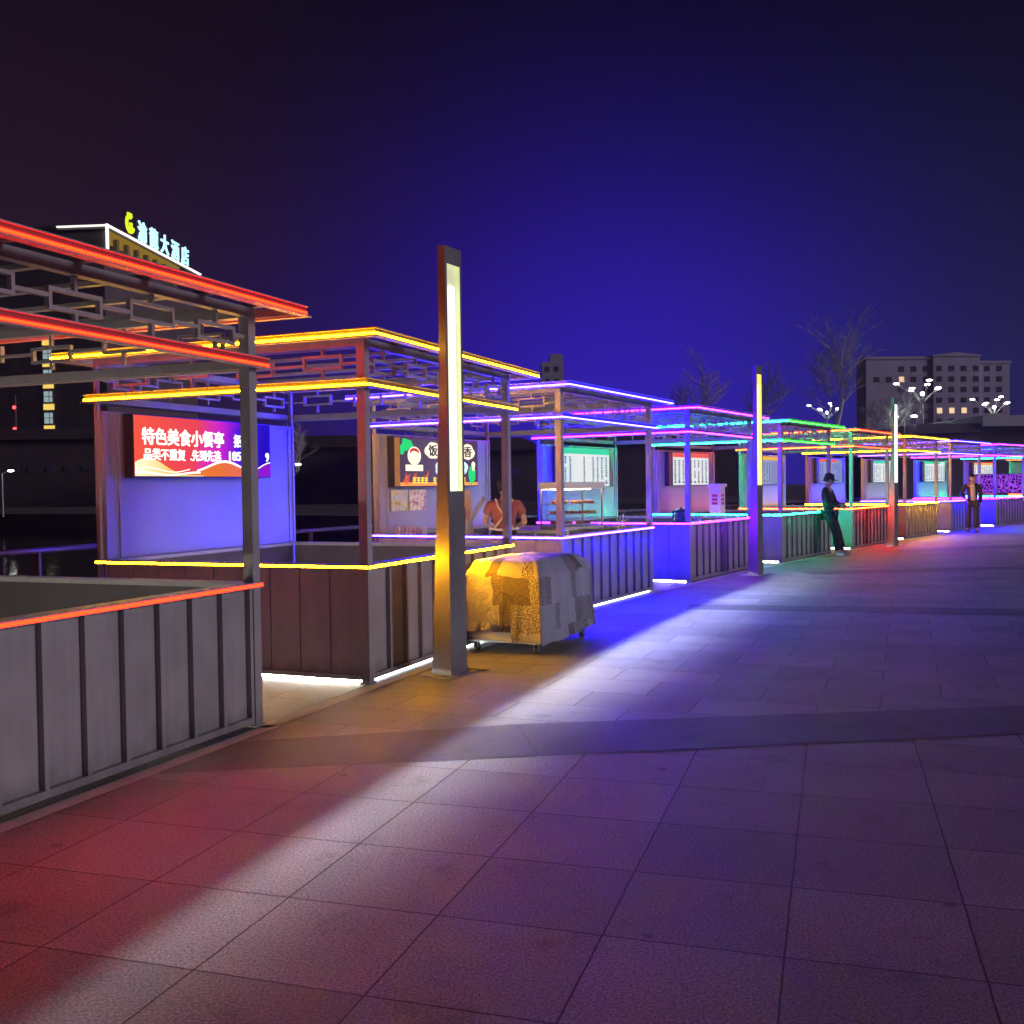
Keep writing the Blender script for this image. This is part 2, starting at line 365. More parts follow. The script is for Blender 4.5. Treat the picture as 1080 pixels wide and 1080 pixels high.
KM['left'] = place(ribbed_wall(K_W - 2 * P, 'side'), tr(0.026, K_W - P, -90)).mesh('base_wall', [M['steel'], M['inner_shade']])
KM['right'] = place(ribbed_wall(K_W - 2 * P, 'side'), tr(K_L - 0.026, P, 90)).mesh('base_wall', [M['steel'], M['inner_shade']])
KM['back'] = place(ribbed_wall(K_L - 2 * P, 'side'), tr(K_L - P, K_W - 0.026, 180)).mesh('base_wall', [M['steel'], M['inner_shade']])
mb = MB()
for a, bb in (((-0.012, -0.014, H_C - 0.034), (K_L + 0.012, 0.10, H_C)), ((-0.012, K_W - 0.10, H_C - 0.034), (K_L + 0.012, K_W + 0.012, H_C)),
              ((-0.012, 0.1005, H_C - 0.034), (0.10, K_W - 0.1005, H_C)), ((K_L - 0.10, 0.1005, H_C - 0.034), (K_L + 0.012, K_W - 0.1005, H_C))):
    mb.box(a, bb)
KM['cap'] = mb.mesh('counter_top', M['steel'])
def post_mesh(x, y):
    m_ = MB(); m_.box((x, y, 0.0), (x + P, y + P, H_T - 0.06)); m_.box((x - 0.012, y - 0.012, 0.0), (x + P + 0.012, y + P + 0.012, 0.012)); return m_.mesh('post', M['steel'])
E_ = 0.003
KM['posts'] = [post_mesh(x, y) for x, y in ((-E_, -E_), (K_L - P + E_, -E_))]
for x in (-E_, K_L - 0.035 + E_):
    m_ = MB(); m_.box((x, K_W - 0.035, 0.0), (x + 0.035, K_W + E_, H_T - 0.06)); KM['posts'].append(m_.mesh('post', M['steel']))
def frame_mesh(name, o, z0, z1, w, m_):
    mb = MB(); a, b_ = -o, K_L + o; c, d = -o, K_W + o; e = 0.003
    mb.box((a, c, z0), (b_, c + w, z1)); mb.box((a, d - w, z0), (b_, d, z1))
    mb.box((a, c + w, z0), (a + w, d - w, z1)); mb.box((b_ - w, c + w, z0), (b_, d - w, z1))
    # dark channel faces that carry the LED lines
    p, q = z0 + .0005, z1 - .0005
    mb.box((a - e, c - e, p), (b_ + e, c - .0002, q), 1); mb.box((a - e, d + .0002, p), (b_ + e, d + e, q), 1)
    mb.box((a - e, c, p), (a - .0002, d, q), 1); mb.box((b_ + .0002, c, p), (b_ + e, d, q), 1)
    # thin lips above and below the channel
    for zz, lp in ((z0 - 0.008, 0.028), (z1, 0.014)):
        mb.box((a - lp, c - lp, zz), (b_ + lp, c + w * 0.4, zz + 0.008)); mb.box((a - lp, d - w * 0.4, zz), (b_ + lp, d + lp, zz + 0.008))
        mb.box((a - lp, c + w * 0.4, zz), (a + w * 0.4, d - w * 0.4, zz + 0.008)); mb.box((b_ - w * 0.4, c + w * 0.4, zz), (b_ + lp, d - w * 0.4, zz + 0.008))
    return mb.mesh(name, [m_, M['channel']])
O_R, O_T = 0.055, 0.235
KM['ring'] = frame_mesh('ring_beam', O_R, H_R - 0.030, H_R + 0.028, 0.05, M['steel'])
KM['roof'] = frame_mesh('roof_frame', O_T, H_T - 0.027, H_T + 0.027, 0.06, M['steel'])
mb = MB()   # inner head beams between posts
zt = H_T - 0.06
mb.box((-E_, -E_, zt), (K_L + E_, 0.06, zt + 0.06)); mb.box((-E_, K_W - 0.06, zt), (K_L + E_, K_W + E_, zt + 0.06))
mb.box((-E_, 0.06, zt), (0.06, K_W - 0.06, zt + 0.06)); mb.box((K_L - 0.06, 0.06, zt), (K_L + E_, K_W - 0.06, zt + 0.06))
KM['head'] = mb.mesh('head_beam', M['steel'])
slat = MB().box((0.0, -O_T + 0.061, H_T + 0.002), (0.05, K_W + O_T - 0.061, H_T + 0.03)).mesh('roof_slat', M['steel'])
KM['slat'] = slat
def lattice(length, n):
    mb = MB(); z0 = H_R + 0.046; z1 = H_T - 0.06; zm = (z0 + z1) / 2 - 0.004; y0, y1 = 0.018, 0.05; t_ = 0.021
    st = length / n; rw, rh = 0.36, 0.115
    if st < 0.55: rw = 0.33
    for k in range(n):
        c = (k + 0.5) * st; up = 0.018 if k % 2 else -0.012
        zc = zm + up
        za, zb_ = zc - rh / 2, zc + rh / 2
        mb.box((c - rw / 2, y0, za), (c + rw / 2, y1, za + t_)); mb.box((c - rw / 2, y0, zb_ - t_), (c + rw / 2, y1, zb_))
        mb.box((c - rw / 2, y0, za + t_), (c - rw / 2 + t_, y1, zb_ - t_)); mb.box((c + rw / 2 - t_, y0, za + t_), (c + rw / 2, y1, zb_ - t_))
        mb.box((c - t_ / 2, y0 + .002, z0), (c + t_ / 2, y1 - .002, za)); mb.box((c - t_ / 2, y0 + .002, zb_), (c + t_ / 2, y1 - .002, z1))
        nx = c + st - rw / 2 if k < n - 1 else length
        mb.box((c + rw / 2, y0 + .002, zm - t_ / 2), (nx, y1 - .002, zm + t_ / 2))
        if k == 0: mb.box((0, y0 + .002, zm - t_ / 2), (c - rw / 2, y1 - .002, zm + t_ / 2))
    return mb
KM['lattice'] = [place(lattice(K_L - 2 * P, 5), tr(P, 0.0, 0)).mesh('lattice', M['steel']),
                 place(lattice(K_W - 2 * P, 4), tr(0.0, K_W - P, -90)).mesh('lattice', M['steel']),
                 place(lattice(K_W - 2 * P, 4), tr(K_L, P, 90)).mesh('lattice', M['steel']),
                 place(lattice(K_L - 2 * P, 5), tr(K_L - P, K_W, 180)).mesh('lattice', M['steel'])]
mb = MB(); y0, y1 = K_W - 0.062, K_W - 0.022
mb.box((0.036, y0, H_C + 0.004), (K_L - 0.036, y1, 2.245))
KM['panel'] = mb.mesh('back_panel', M['panel'])
mb = MB()
for xa in (0.04, 0.20, K_L - 0.15, K_L - 0.07): mb.box((xa, y0 - 0.012, H_C + 0.006), (xa + 0.03, y0 - .0005, 2.24))
mb.box((0.232, y0 - 0.010, 2.205), (K_L - .152, y0 - .0005, 2.238))
KM['panel_trim'] = mb.mesh('panel_trim', M['panel'])
KM['worktop'] = MB().box((0.105, 0.105, 0.80), (K_L - 0.9, 0.56, 0.83)).box((0.12, 0.53, 0.05), (0.15, 0.555, 0.7995)).box((K_L - 0.95, 0.53, 0.05), (K_L - 0.92, 0.555, 0.7995)).mesh('worktop', M['worktop'])
KM['edging'] = None
# LED lines: (level, side) -> mesh
def led_meshes():
    """every strip: (mesh builder, material slots) - slot 0 gives light, slot 1 is the dark housing"""
    out_ = []
    def side(a, b_, front, s, housed):
        mb = MB(); x0, y0_, z0_ = a; x1, y1_, z1_ = b_
        mb.box(a, b_)
        if housed: mb.mi = [0 if q == front else 1 for q in range(6)]
        return mb
    def four(o, z, s, dp, housed):
        a, b_, c, d = -o, K_L + o, -o, K_W + o
        return [side((a, c - dp, z), (b_, c, z + s), 2, s, housed), side((a - dp, c, z), (a, d, z + s), 5, s, housed),
                side((b_, c, z), (b_ + dp, d, z + s), 3, s, housed), side((a, d, z), (b_, d + dp, z + s), 4, s, housed)]
    for key, o, z, s, dp, hs in (('counter', 0.0125, H_C - 0.028, 0.017, 0.006, True), ('ring', O_R + .0033, H_R - 0.020, 0.014, 0.008, False), ('roof', O_T + .0033, H_T - 0.016, 0.014, 0.008, False)):
        out_.append((key, four(o, z, s, dp, hs)))
    return out_
LEDM = led_meshes()
UND_L = MB().box((0.03, P, 0.008), (0.045, K_W - P, 0.020)).mesh('underglow_strip', M['under_side'])
UND_F = MB().box((P, 0.03, 0.009), (K_L - P, 0.045, 0.014)).mesh('underglow_strip', M['under'])

K_LABEL = [
    ('red-lit kiosk nearest the camera, its ribbed front cut off by the picture edge', None),
    ('yellow-lit kiosk holding the wide red and blue lightbox, behind the first tall lamp', None),
    ('blue-lit kiosk with the vendor inside, right behind the covered cart', None),
    ('pink-lit kiosk whose back panel glows green, beside the second tall lamp', None),
    ('green-lit kiosk with the person in a cap leaning on its front', None),
    ('orange-lit kiosk just beyond the leaning person, its side wall tinted green', None),
    ('small yellow-lit kiosk just beyond the third tall lamp, side wall tinted red', None),
    ('small blue-lit kiosk behind the standing person with the open jacket', None),
    ('pink-lit kiosk at the right edge with a saturated blue side wall', None),
    ('green-lit kiosk seen through the pink-lit kiosk at the right edge', None),
    ('farthest orange-lit kiosk at the end of the row, almost hidden behind others', None)]
for i, (x, y, th, colr) in enumerate(KIOSKS):
    k = empty('market_kiosk', (x, y, 0), R(90 - th)); tag(k, K_LABEL[i][0], 'kiosk', 'LED-lit market kiosks in a row')
    walls = [link('base_wall', KM[s], k) for s in ('front', 'left', 'right', 'back')]
    cap = link('counter_top', KM['cap'], k)
    for pm in KM['posts']: link('post', pm, k)
    ring = link('ring_beam', KM['ring'], k); roof = link('roof_frame', KM['roof'], k)
    link('head_beam', KM['head'], k)
    for q in range(7):
        o = link('roof_slat', KM['slat'], roof); o.location = (0.0 + (K_L - 0.05) * q / 6, 0, 0)
    for lm in KM['lattice']: link('lattice', lm, k)
    bp_ = link('back_panel', KM['panel'], k); link('panel_trim', KM['panel_trim'], bp_)
    if i in (0, 1, 3): link('worktop', KM['worktop'], k)
    for key, fours in LEDM:
        par = {'counter': cap, 'ring': ring, 'roof': roof}[key]
        for side_, f_ in enumerate(fours):
            st_ = ('counter' if key == 'counter' else 'top') + ('_side' if side_ in (1, 2) else '_front')
            if side_ == 3: st_ = 'back'
            if colr in ('blue', 'magenta') and key == 'counter' and side_ == 0: f_.mi = [0] * 6
            f_.build('led_strip', [LED_SETS[st_][colr], M['steel_dark']], par)
    link('underglow_strip', UND_L, k)
    if i in (1, 2): link('underglow_strip', UND_F, k)

# pale granite edging along the fronts
mb = MB()
for i in range(11):
    a, b_ = kp(i, -1.5 if i else -3, -0.14), kp(i, K_L if i < 10 else K_L + 6, -0.14)
    c, d = kp(i, K_L if i < 10 else K_L + 6, -0.03), kp(i, -1.5 if i else -3, -0.03)
    z = 0.006
    mb.add([(a.x, a.y, z), (b_.x, b_.y, z), (c.x, c.y, z), (d.x, d.y, z)], [(0, 1, 2, 3)])
struct(mb.build('paving_edging', M['stone_edge']))

# ------------------------------------------------------------------ tall light columns
def light_column(loc, th, tube, wall, label):
    k = empty('light_column', loc, R(90 - th)); tag(k, label, 'street lamp', 'tall light columns along the plaza')
    w, ht = 0.25, 3.47; zb0, zb1 = 1.50, 3.33; fr = 0.028; dp = 0.035
    mb = MB()
    def T(z): return 0.07 + 0.115 * max(0.0, 1 - z / 2.6) ** 1.25
    # plaza face (local -Y) with the recess cut out, back face flares towards the foot
    zs = [0, 0.3, 0.7, 1.1, 1.5, 2.0, 2.6, ht]
    for z0, z1 in zip(zs, zs[1:]):
        t0, t1 = T(z0), T(z1)
        mb.add([(0, 0, z0), (0, t0, z0), (0, t1, z1), (0, 0, z1)], [(0, 3, 2, 1)])
        mb.add([(w, 0, z0), (w, t0, z0), (w, t1, z1), (w, 0, z1)], [(0, 1, 2, 3)])
        mb.add([(0, t0, z0), (w, t0, z0), (w, t1, z1), (0, t1, z1)], [(3, 2, 1, 0)])
    mb.add([(0, 0, ht), (w, 0, ht), (w, T(ht), ht), (0, T(ht), ht)], [(0, 1, 2, 3)])
    for (x0, x1, z0, z1) in ((0, w, 0, zb0), (0, w, zb1, ht), (0, fr, zb0, zb1), (w - fr, w, zb0, zb1)):
        mb.add([(x0, 0, z0), (x1, 0, z0), (x1, 0, z1), (x0, 0, z1)], [(0, 1, 2, 3)])
    mb.build('column_body', M['lamp_body'], k)
    rc = MB(); x0, x1 = fr, w - fr
    rc.add([(x0, dp, zb0), (x1, dp, zb0), (x1, dp, zb1), (x0, dp, zb1)], [(0, 1, 2, 3)])
    rc.add([(x0, 0, zb0), (x0, dp, zb0), (x0, dp, zb1), (x0, 0, zb1)], [(0, 1, 2, 3)]); rc.add([(x1, 0, zb0), (x1, dp, zb0), (x1, dp, zb1), (x1, 0, zb1)], [(3, 2, 1, 0)])
    rc.add([(x0, 0, zb0), (x1, 0, zb0), (x1, dp, zb0), (x0, dp, zb0)], [(0, 1, 2, 3)]); rc.add([(x0, 0, zb1), (x1, 0, zb1), (x1, dp, zb1), (x0, dp, zb1)], [(3, 2, 1, 0)])
    rc.build('lamp_recess', wall, k)
    MB().box((w * 0.5 - 0.026, 0.006, zb0 + 0.004), (w * 0.5 + 0.026, 0.024, zb1 - 0.17)).build('light_tube', tube, k)
    MB().box((-0.10, -0.07, 0.0), (w + 0.10, T(0) + 0.08, 0.012)).build('base_plate', M['lamp_body'], k)
    gm = MB()
    for q in range(3): gm.box((w + 0.02 + 0.03 * q, -0.16, 0.0125), (w + 0.032 + 0.03 * q, 0.20, 0.017))
    gm.build('drain_grate', M['grate'], k)
    return k
RW = {}
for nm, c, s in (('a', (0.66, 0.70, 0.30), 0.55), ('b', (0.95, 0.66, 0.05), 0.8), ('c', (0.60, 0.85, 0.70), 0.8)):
    RW[nm] = mat('recess_glow_' + nm, (0.8, 0.8, 0.75), 0.5, emit=c, estr=s)  # recess walls glow by themselves, standing for the tube's light on them
light_column((-0.51, 8.24, 0), 29, emat('tube_a', (2.2, 2.2, 1.7), True), RW['a'], 'tall square light column beside the covered cart, nearest and largest')
light_column((4.05, 16.9, 0), 35, emat('tube_b', (2.2, 1.9, 0.7), True), RW['b'], 'light column with yellow tube at the corner of the pink-lit kiosk')
light_column((8.95, 23.95, 0), 40, emat('tube_c', (2.2, 2.5, 2.4), True), RW['c'], 'farthest light column with cold white tube, in front of the orange-lit kiosk')

# ------------------------------------------------------------------ lightbox signs on the back panels
def sign_base(i, x0, x1, z0, z1, thk, label, cat='sign', name='lightbox_sign'):
    p = kp(i, x0, y0 - 0.0125, z0); s = empty(name, p, R(90 - KIOSKS[i][2])); tag(s, label, cat, 'lightbox signs on kiosk back walls')
    return s, x1 - x0, z1 - z0
def ramp_material(name, stops, axis='X', length=1.0, strength=1.0):
    m = bpy.data.materials.new(name); m.use_nodes = True; n = m.node_tree; n.nodes.clear(); H = NT(n)
    o = H.n('ShaderNodeOutputMaterial'); e = H.n('ShaderNodeEmission'); H.l(e.outputs[0], o.inputs[0])
    tc = H.n('ShaderNodeTexCoord'); sx = H.n('ShaderNodeSeparateXYZ'); H.l(tc.outputs['Object'], sx.inputs[0])
    v = H.math('DIVIDE', sx.outputs['XYZ'.index(axis)], length)
    nz = H.n('ShaderNodeTexNoise'); H.l(tc.outputs['Object'], nz.inputs['Vector']); nz.inputs['Scale'].default_value = 1.6
    v = H.math('ADD', v, H.math('MULTIPLY_ADD', nz.outputs['Fac'], 0.22, -0.11))
    r = H.n('ShaderNodeValToRGB'); H.l(v, r.inputs[0])
    el = r.color_ramp.elements
    while len(el) < len(stops): el.new(0.5)
    for q, (p, c) in zip(el, stops): q.position = p; q.color = (*c, 1)
    H.l(r.outputs[0], e.inputs[0]); e.inputs[1].default_value = strength; return m
M['art_main'] = ramp_material('poster_gradient', [(0.0, (0.95, 0.10, 0.06)), (0.42, (0.85, 0.06, 0.10)), (0.60, (0.62, 0.02, 0.62)), (0.74, (0.04, 0.01, 0.75)), (1.0, (0.02, 0.005, 0.55))], 'X', 2.07, 1.0)
M['white_text'] = emat('lit_white', (1.5, 1.45, 1.35))
M['wave_a'] = ramp_material('wave_yellow', [(0, (1, 0.95, 0.62)), (0.5, (1, 0.55, 0.12)), (1, (1, 0.75, 0.4))], 'X', 1.0, 1.15)
M['wave_b'] = ramp_material('wave_orange', [(0, (0.95, 0.30, 0.05)), (0.6, (0.85, 0.18, 0.04)), (1, (0.8, 0.1, 0.3))], 'X', 2.07, 1.0)
M['wave_c'] = emat('wave_purple', (0.28, 0.01, 0.65))
# --- first sign: wide banner
thk = 0.10
s, w, h = sign_base(1, 0.27, 2.33, 1.66, 2.235, thk, 'wide glowing banner fading from red to blue with white Chinese lettering')
MB().box((0, -thk, 0), (w, -0.001, h)).build('sign_case', M['black'], s)
MB().box((0.012, -thk - 0.004, 0.012), (w - 0.012, -thk - 0.0005, h - 0.012)).build('sign_face', M['art_main'], s)
def wave(fn_top, fn_bot, xa, xb, y, m_, n=40):
    mb = MB(); top = []; bot = []
    for q in range(n + 1):
        x_ = xa + (xb - xa) * q / n; a = min(max(fn_top(x_), 0.013), h - .014); b2 = min(max(fn_bot(x_), 0.012), a - .0005)
        top.append((x_, y, a)); bot.append((x_, y, b2))
    vs = bot + top; mb.add(vs, [(q, q + 1, n + 2 + q, n + 1 + q) for q in range(n)]); mb.build('printed_wave', m_, s)
g1 = lambda x, c, w_, a: a * math.exp(-((x - c) / w_) ** 2)
yy = -thk - 0.005
wave(lambda x: 0.035 + g1(x, 1.28, 0.34, 0.125), lambda x: 0.0, 0.55, w - 0.013, yy, M['wave_b'])
wave(lambda x: 0.02 + g1(x, 0.18, 0.30, 0.16), lambda x: 0.0, 0.013, 0.95, yy - .001, M['wave_a'])
wave(lambda x: 0.05 + g1(x, 1.28, 0.34, 0.125), lambda x: 0.033 + g1(x, 1.28, 0.34, 0.118), 0.85, 1.75, yy - .002, M['white_text'])
wave(lambda x: 0.075 + 0.02 * math.sin(9 * x), lambda x: 0.066 + 0.02 * math.sin(9 * x), 0.013, 0.75, yy - .002, M['white_text'])
wave(lambda x: 0.045 + 0.014 * math.sin(8 * x + 1), lambda x: 0.028 + 0.012 * math.sin(8 * x + 1), 0.013, 0.9, yy - .003, M['white_text'])
wave(lambda x: 0.03 + g1(x, w, 0.28, 0.13), lambda x: 0.0, 1.72, w - 0.013, yy - .003, M['wave_c'])
wave(lambda x: 0.04 + g1(x, w, 0.28, 0.13), lambda x: 0.028 + g1(x, w, 0.28, 0.13), 1.6, w - 0.013, yy - .004, M['white_text'])
def put_text(s, txt, x_, z_, size, bold, mt, width=None, y=None, name='lettering', depth=0.003):
    me = text_mesh(txt, size, bold, depth)
    xs = [v.co.x for v in me.vertices]
    if width and xs:
        k_ = width / (max(xs) - min(xs)); me.transform(Matrix.Translation((-min(xs), 0, 0))); me.transform(Matrix.Diagonal((k_, 1, 1, 1)))
    me.materials.clear(); me.materials.append(mt); me.name = name
    for p_ in me.polygons: p_.material_index = 0
    return link(name, me, s, Matrix.Translation((x_, y, z_)) @ TXT)
put_text(s, '特色美食小餐亭', 0.10, 0.315, 0.165, 0.0035, M['white_text'], 1.16, yy - .008)
put_text(s, '招商', 1.42, 0.325, 0.135, 0.0035, M['white_text'], 0.28, yy - .008)
put_text(s, '品类不重复', 0.12, 0.170, 0.115, 0.002, M['white_text'], 0.56, yy - .008)
put_text(s, '.先到先选', 0.75, 0.170, 0.115, 0.002, M['white_text'], 0.46, yy - .008)
put_text(s, '185011', 1.34, 0.178, 0.125, 0.003, M['white_text'], 0.40, yy - .008)
put_text(s, '9', 1.955, 0.178, 0.125, 0.003, M['white_text'], 0.06, yy - .008)

# --- second sign: dark food board with round white lettering
s, w, h = sign_base(2, 0.22, 2.38, 1.545, 2.215, thk, 'dark glowing food board with round white lettering above two small posters')
MB().box((0, -thk, 0), (w, -0.001, h)).build('sign_case', M['black'], s)
M['art_dark'] = ramp_material('board_dark', [(0, (0.09, 0.055, 0.10)), (0.5, (0.13, 0.08, 0.17)), (1, (0.10, 0.05, 0.12))], 'X', 2.1, 1.0)
MB().box((0.012, -thk - 0.004, 0.012), (w - 0.012, -thk - 0.0005, h - 0.012)).build('sign_face', M['art_dark'], s)
M['wood_glow'] = emat('wood_glow', (0.42, 0.16, 0.05)); M['leaf_glow'] = emat('leaf_glow', (0.03, 0.75, 0.22)); M['cream'] = emat('cream', (1.25, 1.1, 0.85)); M['ice'] = emat('ice', (0.85, 1.2, 1.35))
M['ink'] = emat('ink', (0.05, 0.03, 0.06)); M['chili'] = emat('chili', (1.1, 0.16, 0.05)); M['yellow_t'] = emat('yellow_text', (1.3, 0.95, 0.12)); M['red_ink'] = emat('red_ink', (0.75, 0.05, 0.05)); M['noodle'] = emat('noodle', (1.2, 0.42, 0.10))
MB().box((0.014, yy - .002, 0.014), (0.13, yy - .0005, h - .014)).build('printed_border', M['wood_glow'], s)
def blob(cx, cz, rx, rz, wob, m_, y, seed, name='printed_blob', n=26):
    rr = random.Random(seed); pts = []
    ph = [rr.uniform(0, 6.28) for _ in range(3)]
    for q in range(n):
        a = 2 * math.pi * q / n; f_ = 1 + wob * (math.sin(3 * a + ph[0]) * .5 + math.sin(5 * a + ph[1]) * .35 + math.sin(8 * a + ph[2]) * .25)
        pts.append((cx + rx * f_ * math.cos(a), cz + rz * f_ * math.sin(a)))
    MB().prism(pts, y - .001, y, 0).build(name, m_, s)
blob(0.30, 0.57, 0.13, 0.075, 0.25, M['leaf_glow'], yy - .001, 3); blob(0.19, 0.50, 0.055, 0.07, 0.2, M['leaf_glow'], yy - .0012, 4)
blob(0.47, 0.42, 0.16, 0.125, 0.0, M['cream'], yy - .003, 1); blob(0.47, 0.47, 0.11, 0.055, 0.05, M['red_ink'], yy - .0045, 1); blob(0.47, 0.435, 0.10, 0.05, 0.05, M['cream'], yy - .006, 1)
MB().box((0.26, yy - .003, 0.215), (0.68, yy - .002, 0.30)).build('printed_plate', M['cream'], s)
for cx, cz, ch, m_, sd_ in ((0.93, 0.50, '饭', 'cream', 5), (1.36, 0.49, '汤', 'cream', 6), (1.18, 0.26, '鸡', 'ice', 7), (1.66, 0.27, '煲', 'ice', 8), (1.86, 0.50, '香', 'cream', 9)):
    blob(cx, cz, 0.20, 0.115, 0.10, M[m_], yy - .003, sd_)
    put_text(s, ch, cx - 0.11, cz - 0.06, 0.17, 0.002, M['ink'], 0.22, yy - .006)
rr = random.Random(11)
mb = MB()
for q in range(26):
    x_ = rr.uniform(0.16, 0.75); z_ = rr.uniform(0.02, 0.10); l_ = rr.uniform(0.05, 0.16); a = rr.uniform(0.5, 1.4)
    mb.prism([(x_, z_), (x_ + 0.022, z_), (x_ + l_ * math.cos(a) + .012, min(z_ + l_ * math.sin(a), 0.22)), (x_ + l_ * math.cos(a), min(z_ + l_ * math.sin(a), 0.22))], yy - .003 - .0002 * q, yy - .002 - .0002 * q)
mb.build('printed_flames', M['chili'], s)
MB().box((0.135, yy - .0022, 0.014), (w - .014, yy - .0012, 0.06)).build('printed_strip', M['noodle'], s)
mb = MB()
for xa in (0.42, 0.92, 1.42):
    for q in range(4):
        cx = xa + q * 0.095
        for zz in (0.05, 0.082, 0.112): mb.box((cx, yy - .012, zz), (cx + 0.075, yy - .010, zz + 0.016))
        mb.box((cx + 0.03, yy - .0125, 0.045), (cx + 0.048, yy - .0101, 0.132))
mb.build('printed_lettering', M['yellow_t'], s)
blob(1.98, 0.16, 0.10, 0.13, 0.2, M['leaf_glow'], yy - .002, 14); blob(2.02, 0.30, 0.05, 0.07, 0.2, M['cream'], yy - .0035, 15)

# posters under it
def poster_mat(name, a, b_, c):
    m = bpy.data.materials.new(name); m.use_nodes = True; H = NT(m.node_tree); b = m.node_tree.nodes['Principled BSDF']
    tc = H.n('ShaderNodeTexCoord'); n1 = H.n('ShaderNodeTexNoise'); H.l(tc.outputs['Object'], n1.inputs[0]); n1.inputs['Scale'].default_value = 14; n1.inputs['Detail'].default_value = 3
    r = H.n('ShaderNodeValToRGB'); H.l(n1.outputs['Fac'], r.inputs[0]); el = r.color_ramp.elements; el.new(0.5)
    for q, (p, cc) in zip(el, ((0.38, a), (0.5, b_), (0.62, c))): q.position = p; q.color = (*cc, 1)
    H.l(r.outputs[0], b.inputs['Base Color']); b.inputs['Roughness'].default_value = 0.6
    return m
for x0_, x1_, mm, lb in ((0.28, 0.67, poster_mat('poster_a', (0.45, 0.5, 0.12), (0.75, 0.72, 0.25), (0.5, 0.65, 0.75)), 'small yellowish price poster, left one of the pair under the food board'),
                         (0.70, 1.11, poster_mat('poster_b', (0.45, 0.12, 0.35), (0.70, 0.66, 0.30), (0.8, 0.75, 0.6)), 'small poster with purple picture, right one of the pair under the food board')):
    p = kp(2, x0_, y0 - 0.0125, 1.225); e_ = MB().box((0, -0.010, 0), (x1_ - x0_, -0.001, 0.285)).build('poster', mm)
    e_.location = p; e_.rotation_euler = (0, 0, R(90 - KIOSKS[2][2])); tag(e_, lb, 'poster')

# --- other signs: white lightboxes with upright columns between black side frames
M['menu_white'] = ramp_material('menu_white', [(0, (0.75, 0.95, 0.95)), (0.5, (1, 1, 1)), (1, (0.85, 0.95, 1))], 'X', 1.9, 0.85)
M['menu_blue'] = ramp_material('menu_blue', [(0, (0.35, 0.42, 0.85)), (0.5, (0.5, 0.6, 1)), (1, (0.35, 0.45, 0.9))], 'X', 1.9, 0.6)
M['menu_ink'] = mat('menu_ink', (0.10, 0.13, 0.17), 0.6)
M['menu_red'] = emat('menu_red', (0.9, 0.12, 0.1)); M['menu_gold'] = emat('menu_gold', (0.9, 0.45, 0.08)); M['menu_green'] = emat('menu_green', (0.05, 0.7, 0.4))
MENU = {3: ('menu_white', 'menu_green', 'white menu lightbox with a green header between black side frames'),
        4: ('menu_white', 'menu_red', 'white menu lightbox with a red header on the red-tinted panel'),
        5: ('menu_blue', 'menu_gold', 'bluish menu lightbox on the panel tinted yellow, beside the second tall lamp'),
        6: ('menu_blue', 'menu_red', 'bluish menu lightbox on the deep blue panel behind the leaning person'),
        7: ('menu_white', 'menu_green', 'small menu lightbox on the panel tinted pink, left of the farthest tall lamp'),
        8: ('menu_white', 'menu_green', 'small menu lightbox on the green panel right of the farthest tall lamp'),
        9: ('menu_white', 'menu_gold', 'small pale menu lightbox above the head of the standing person')}
for i, (fm, hm, lb) in MENU.items():
    s, w, h = sign_base(i, 0.40, 2.55, 1.50, 2.215, 0.09, lb)
    MB().box((0, -0.09, 0), (w, -0.001, h)).build('sign_case', M['black'], s)
    MB().box((0.19, -0.094, 0.012), (w - 0.17, -0.0905, h - 0.02)).build('sign_face', M[fm], s)
    rr = random.Random(40 + i)
    if rr.random() < 2: MB().box((0.19, -0.0965, h - 0.02 - rr.uniform(.06, .12)), (w - rr.choice((0.17, 0.9, 0.6)), -0.0945, h - 0.021)).build('sign_header', M[hm], s)
    mb = MB(); nc = rr.choice((9, 10, 11)); ww = w - 0.40
    for q in range(nc):
        cx = 0.21 + ww * (q + 0.2) / nc; z_ = h - 0.17
        if rr.random() < 0.12: continue
        while z_ > 0.10:
            hh = rr.uniform(0.022, 0.036); mb.box((cx + rr.uniform(0, .01), -0.0972, z_ - hh), (cx + ww / nc * rr.uniform(.28, .42), -0.0942, z_)); z_ -= hh + 0.014
            if rr.random() < 0.08: z_ -= 0.06
        mb.box((cx, -0.0972, 0.055), (cx + ww / nc * .42, -0.0942, 0.095))
    mb.build('menu_lettering', M['menu_ink'], s)

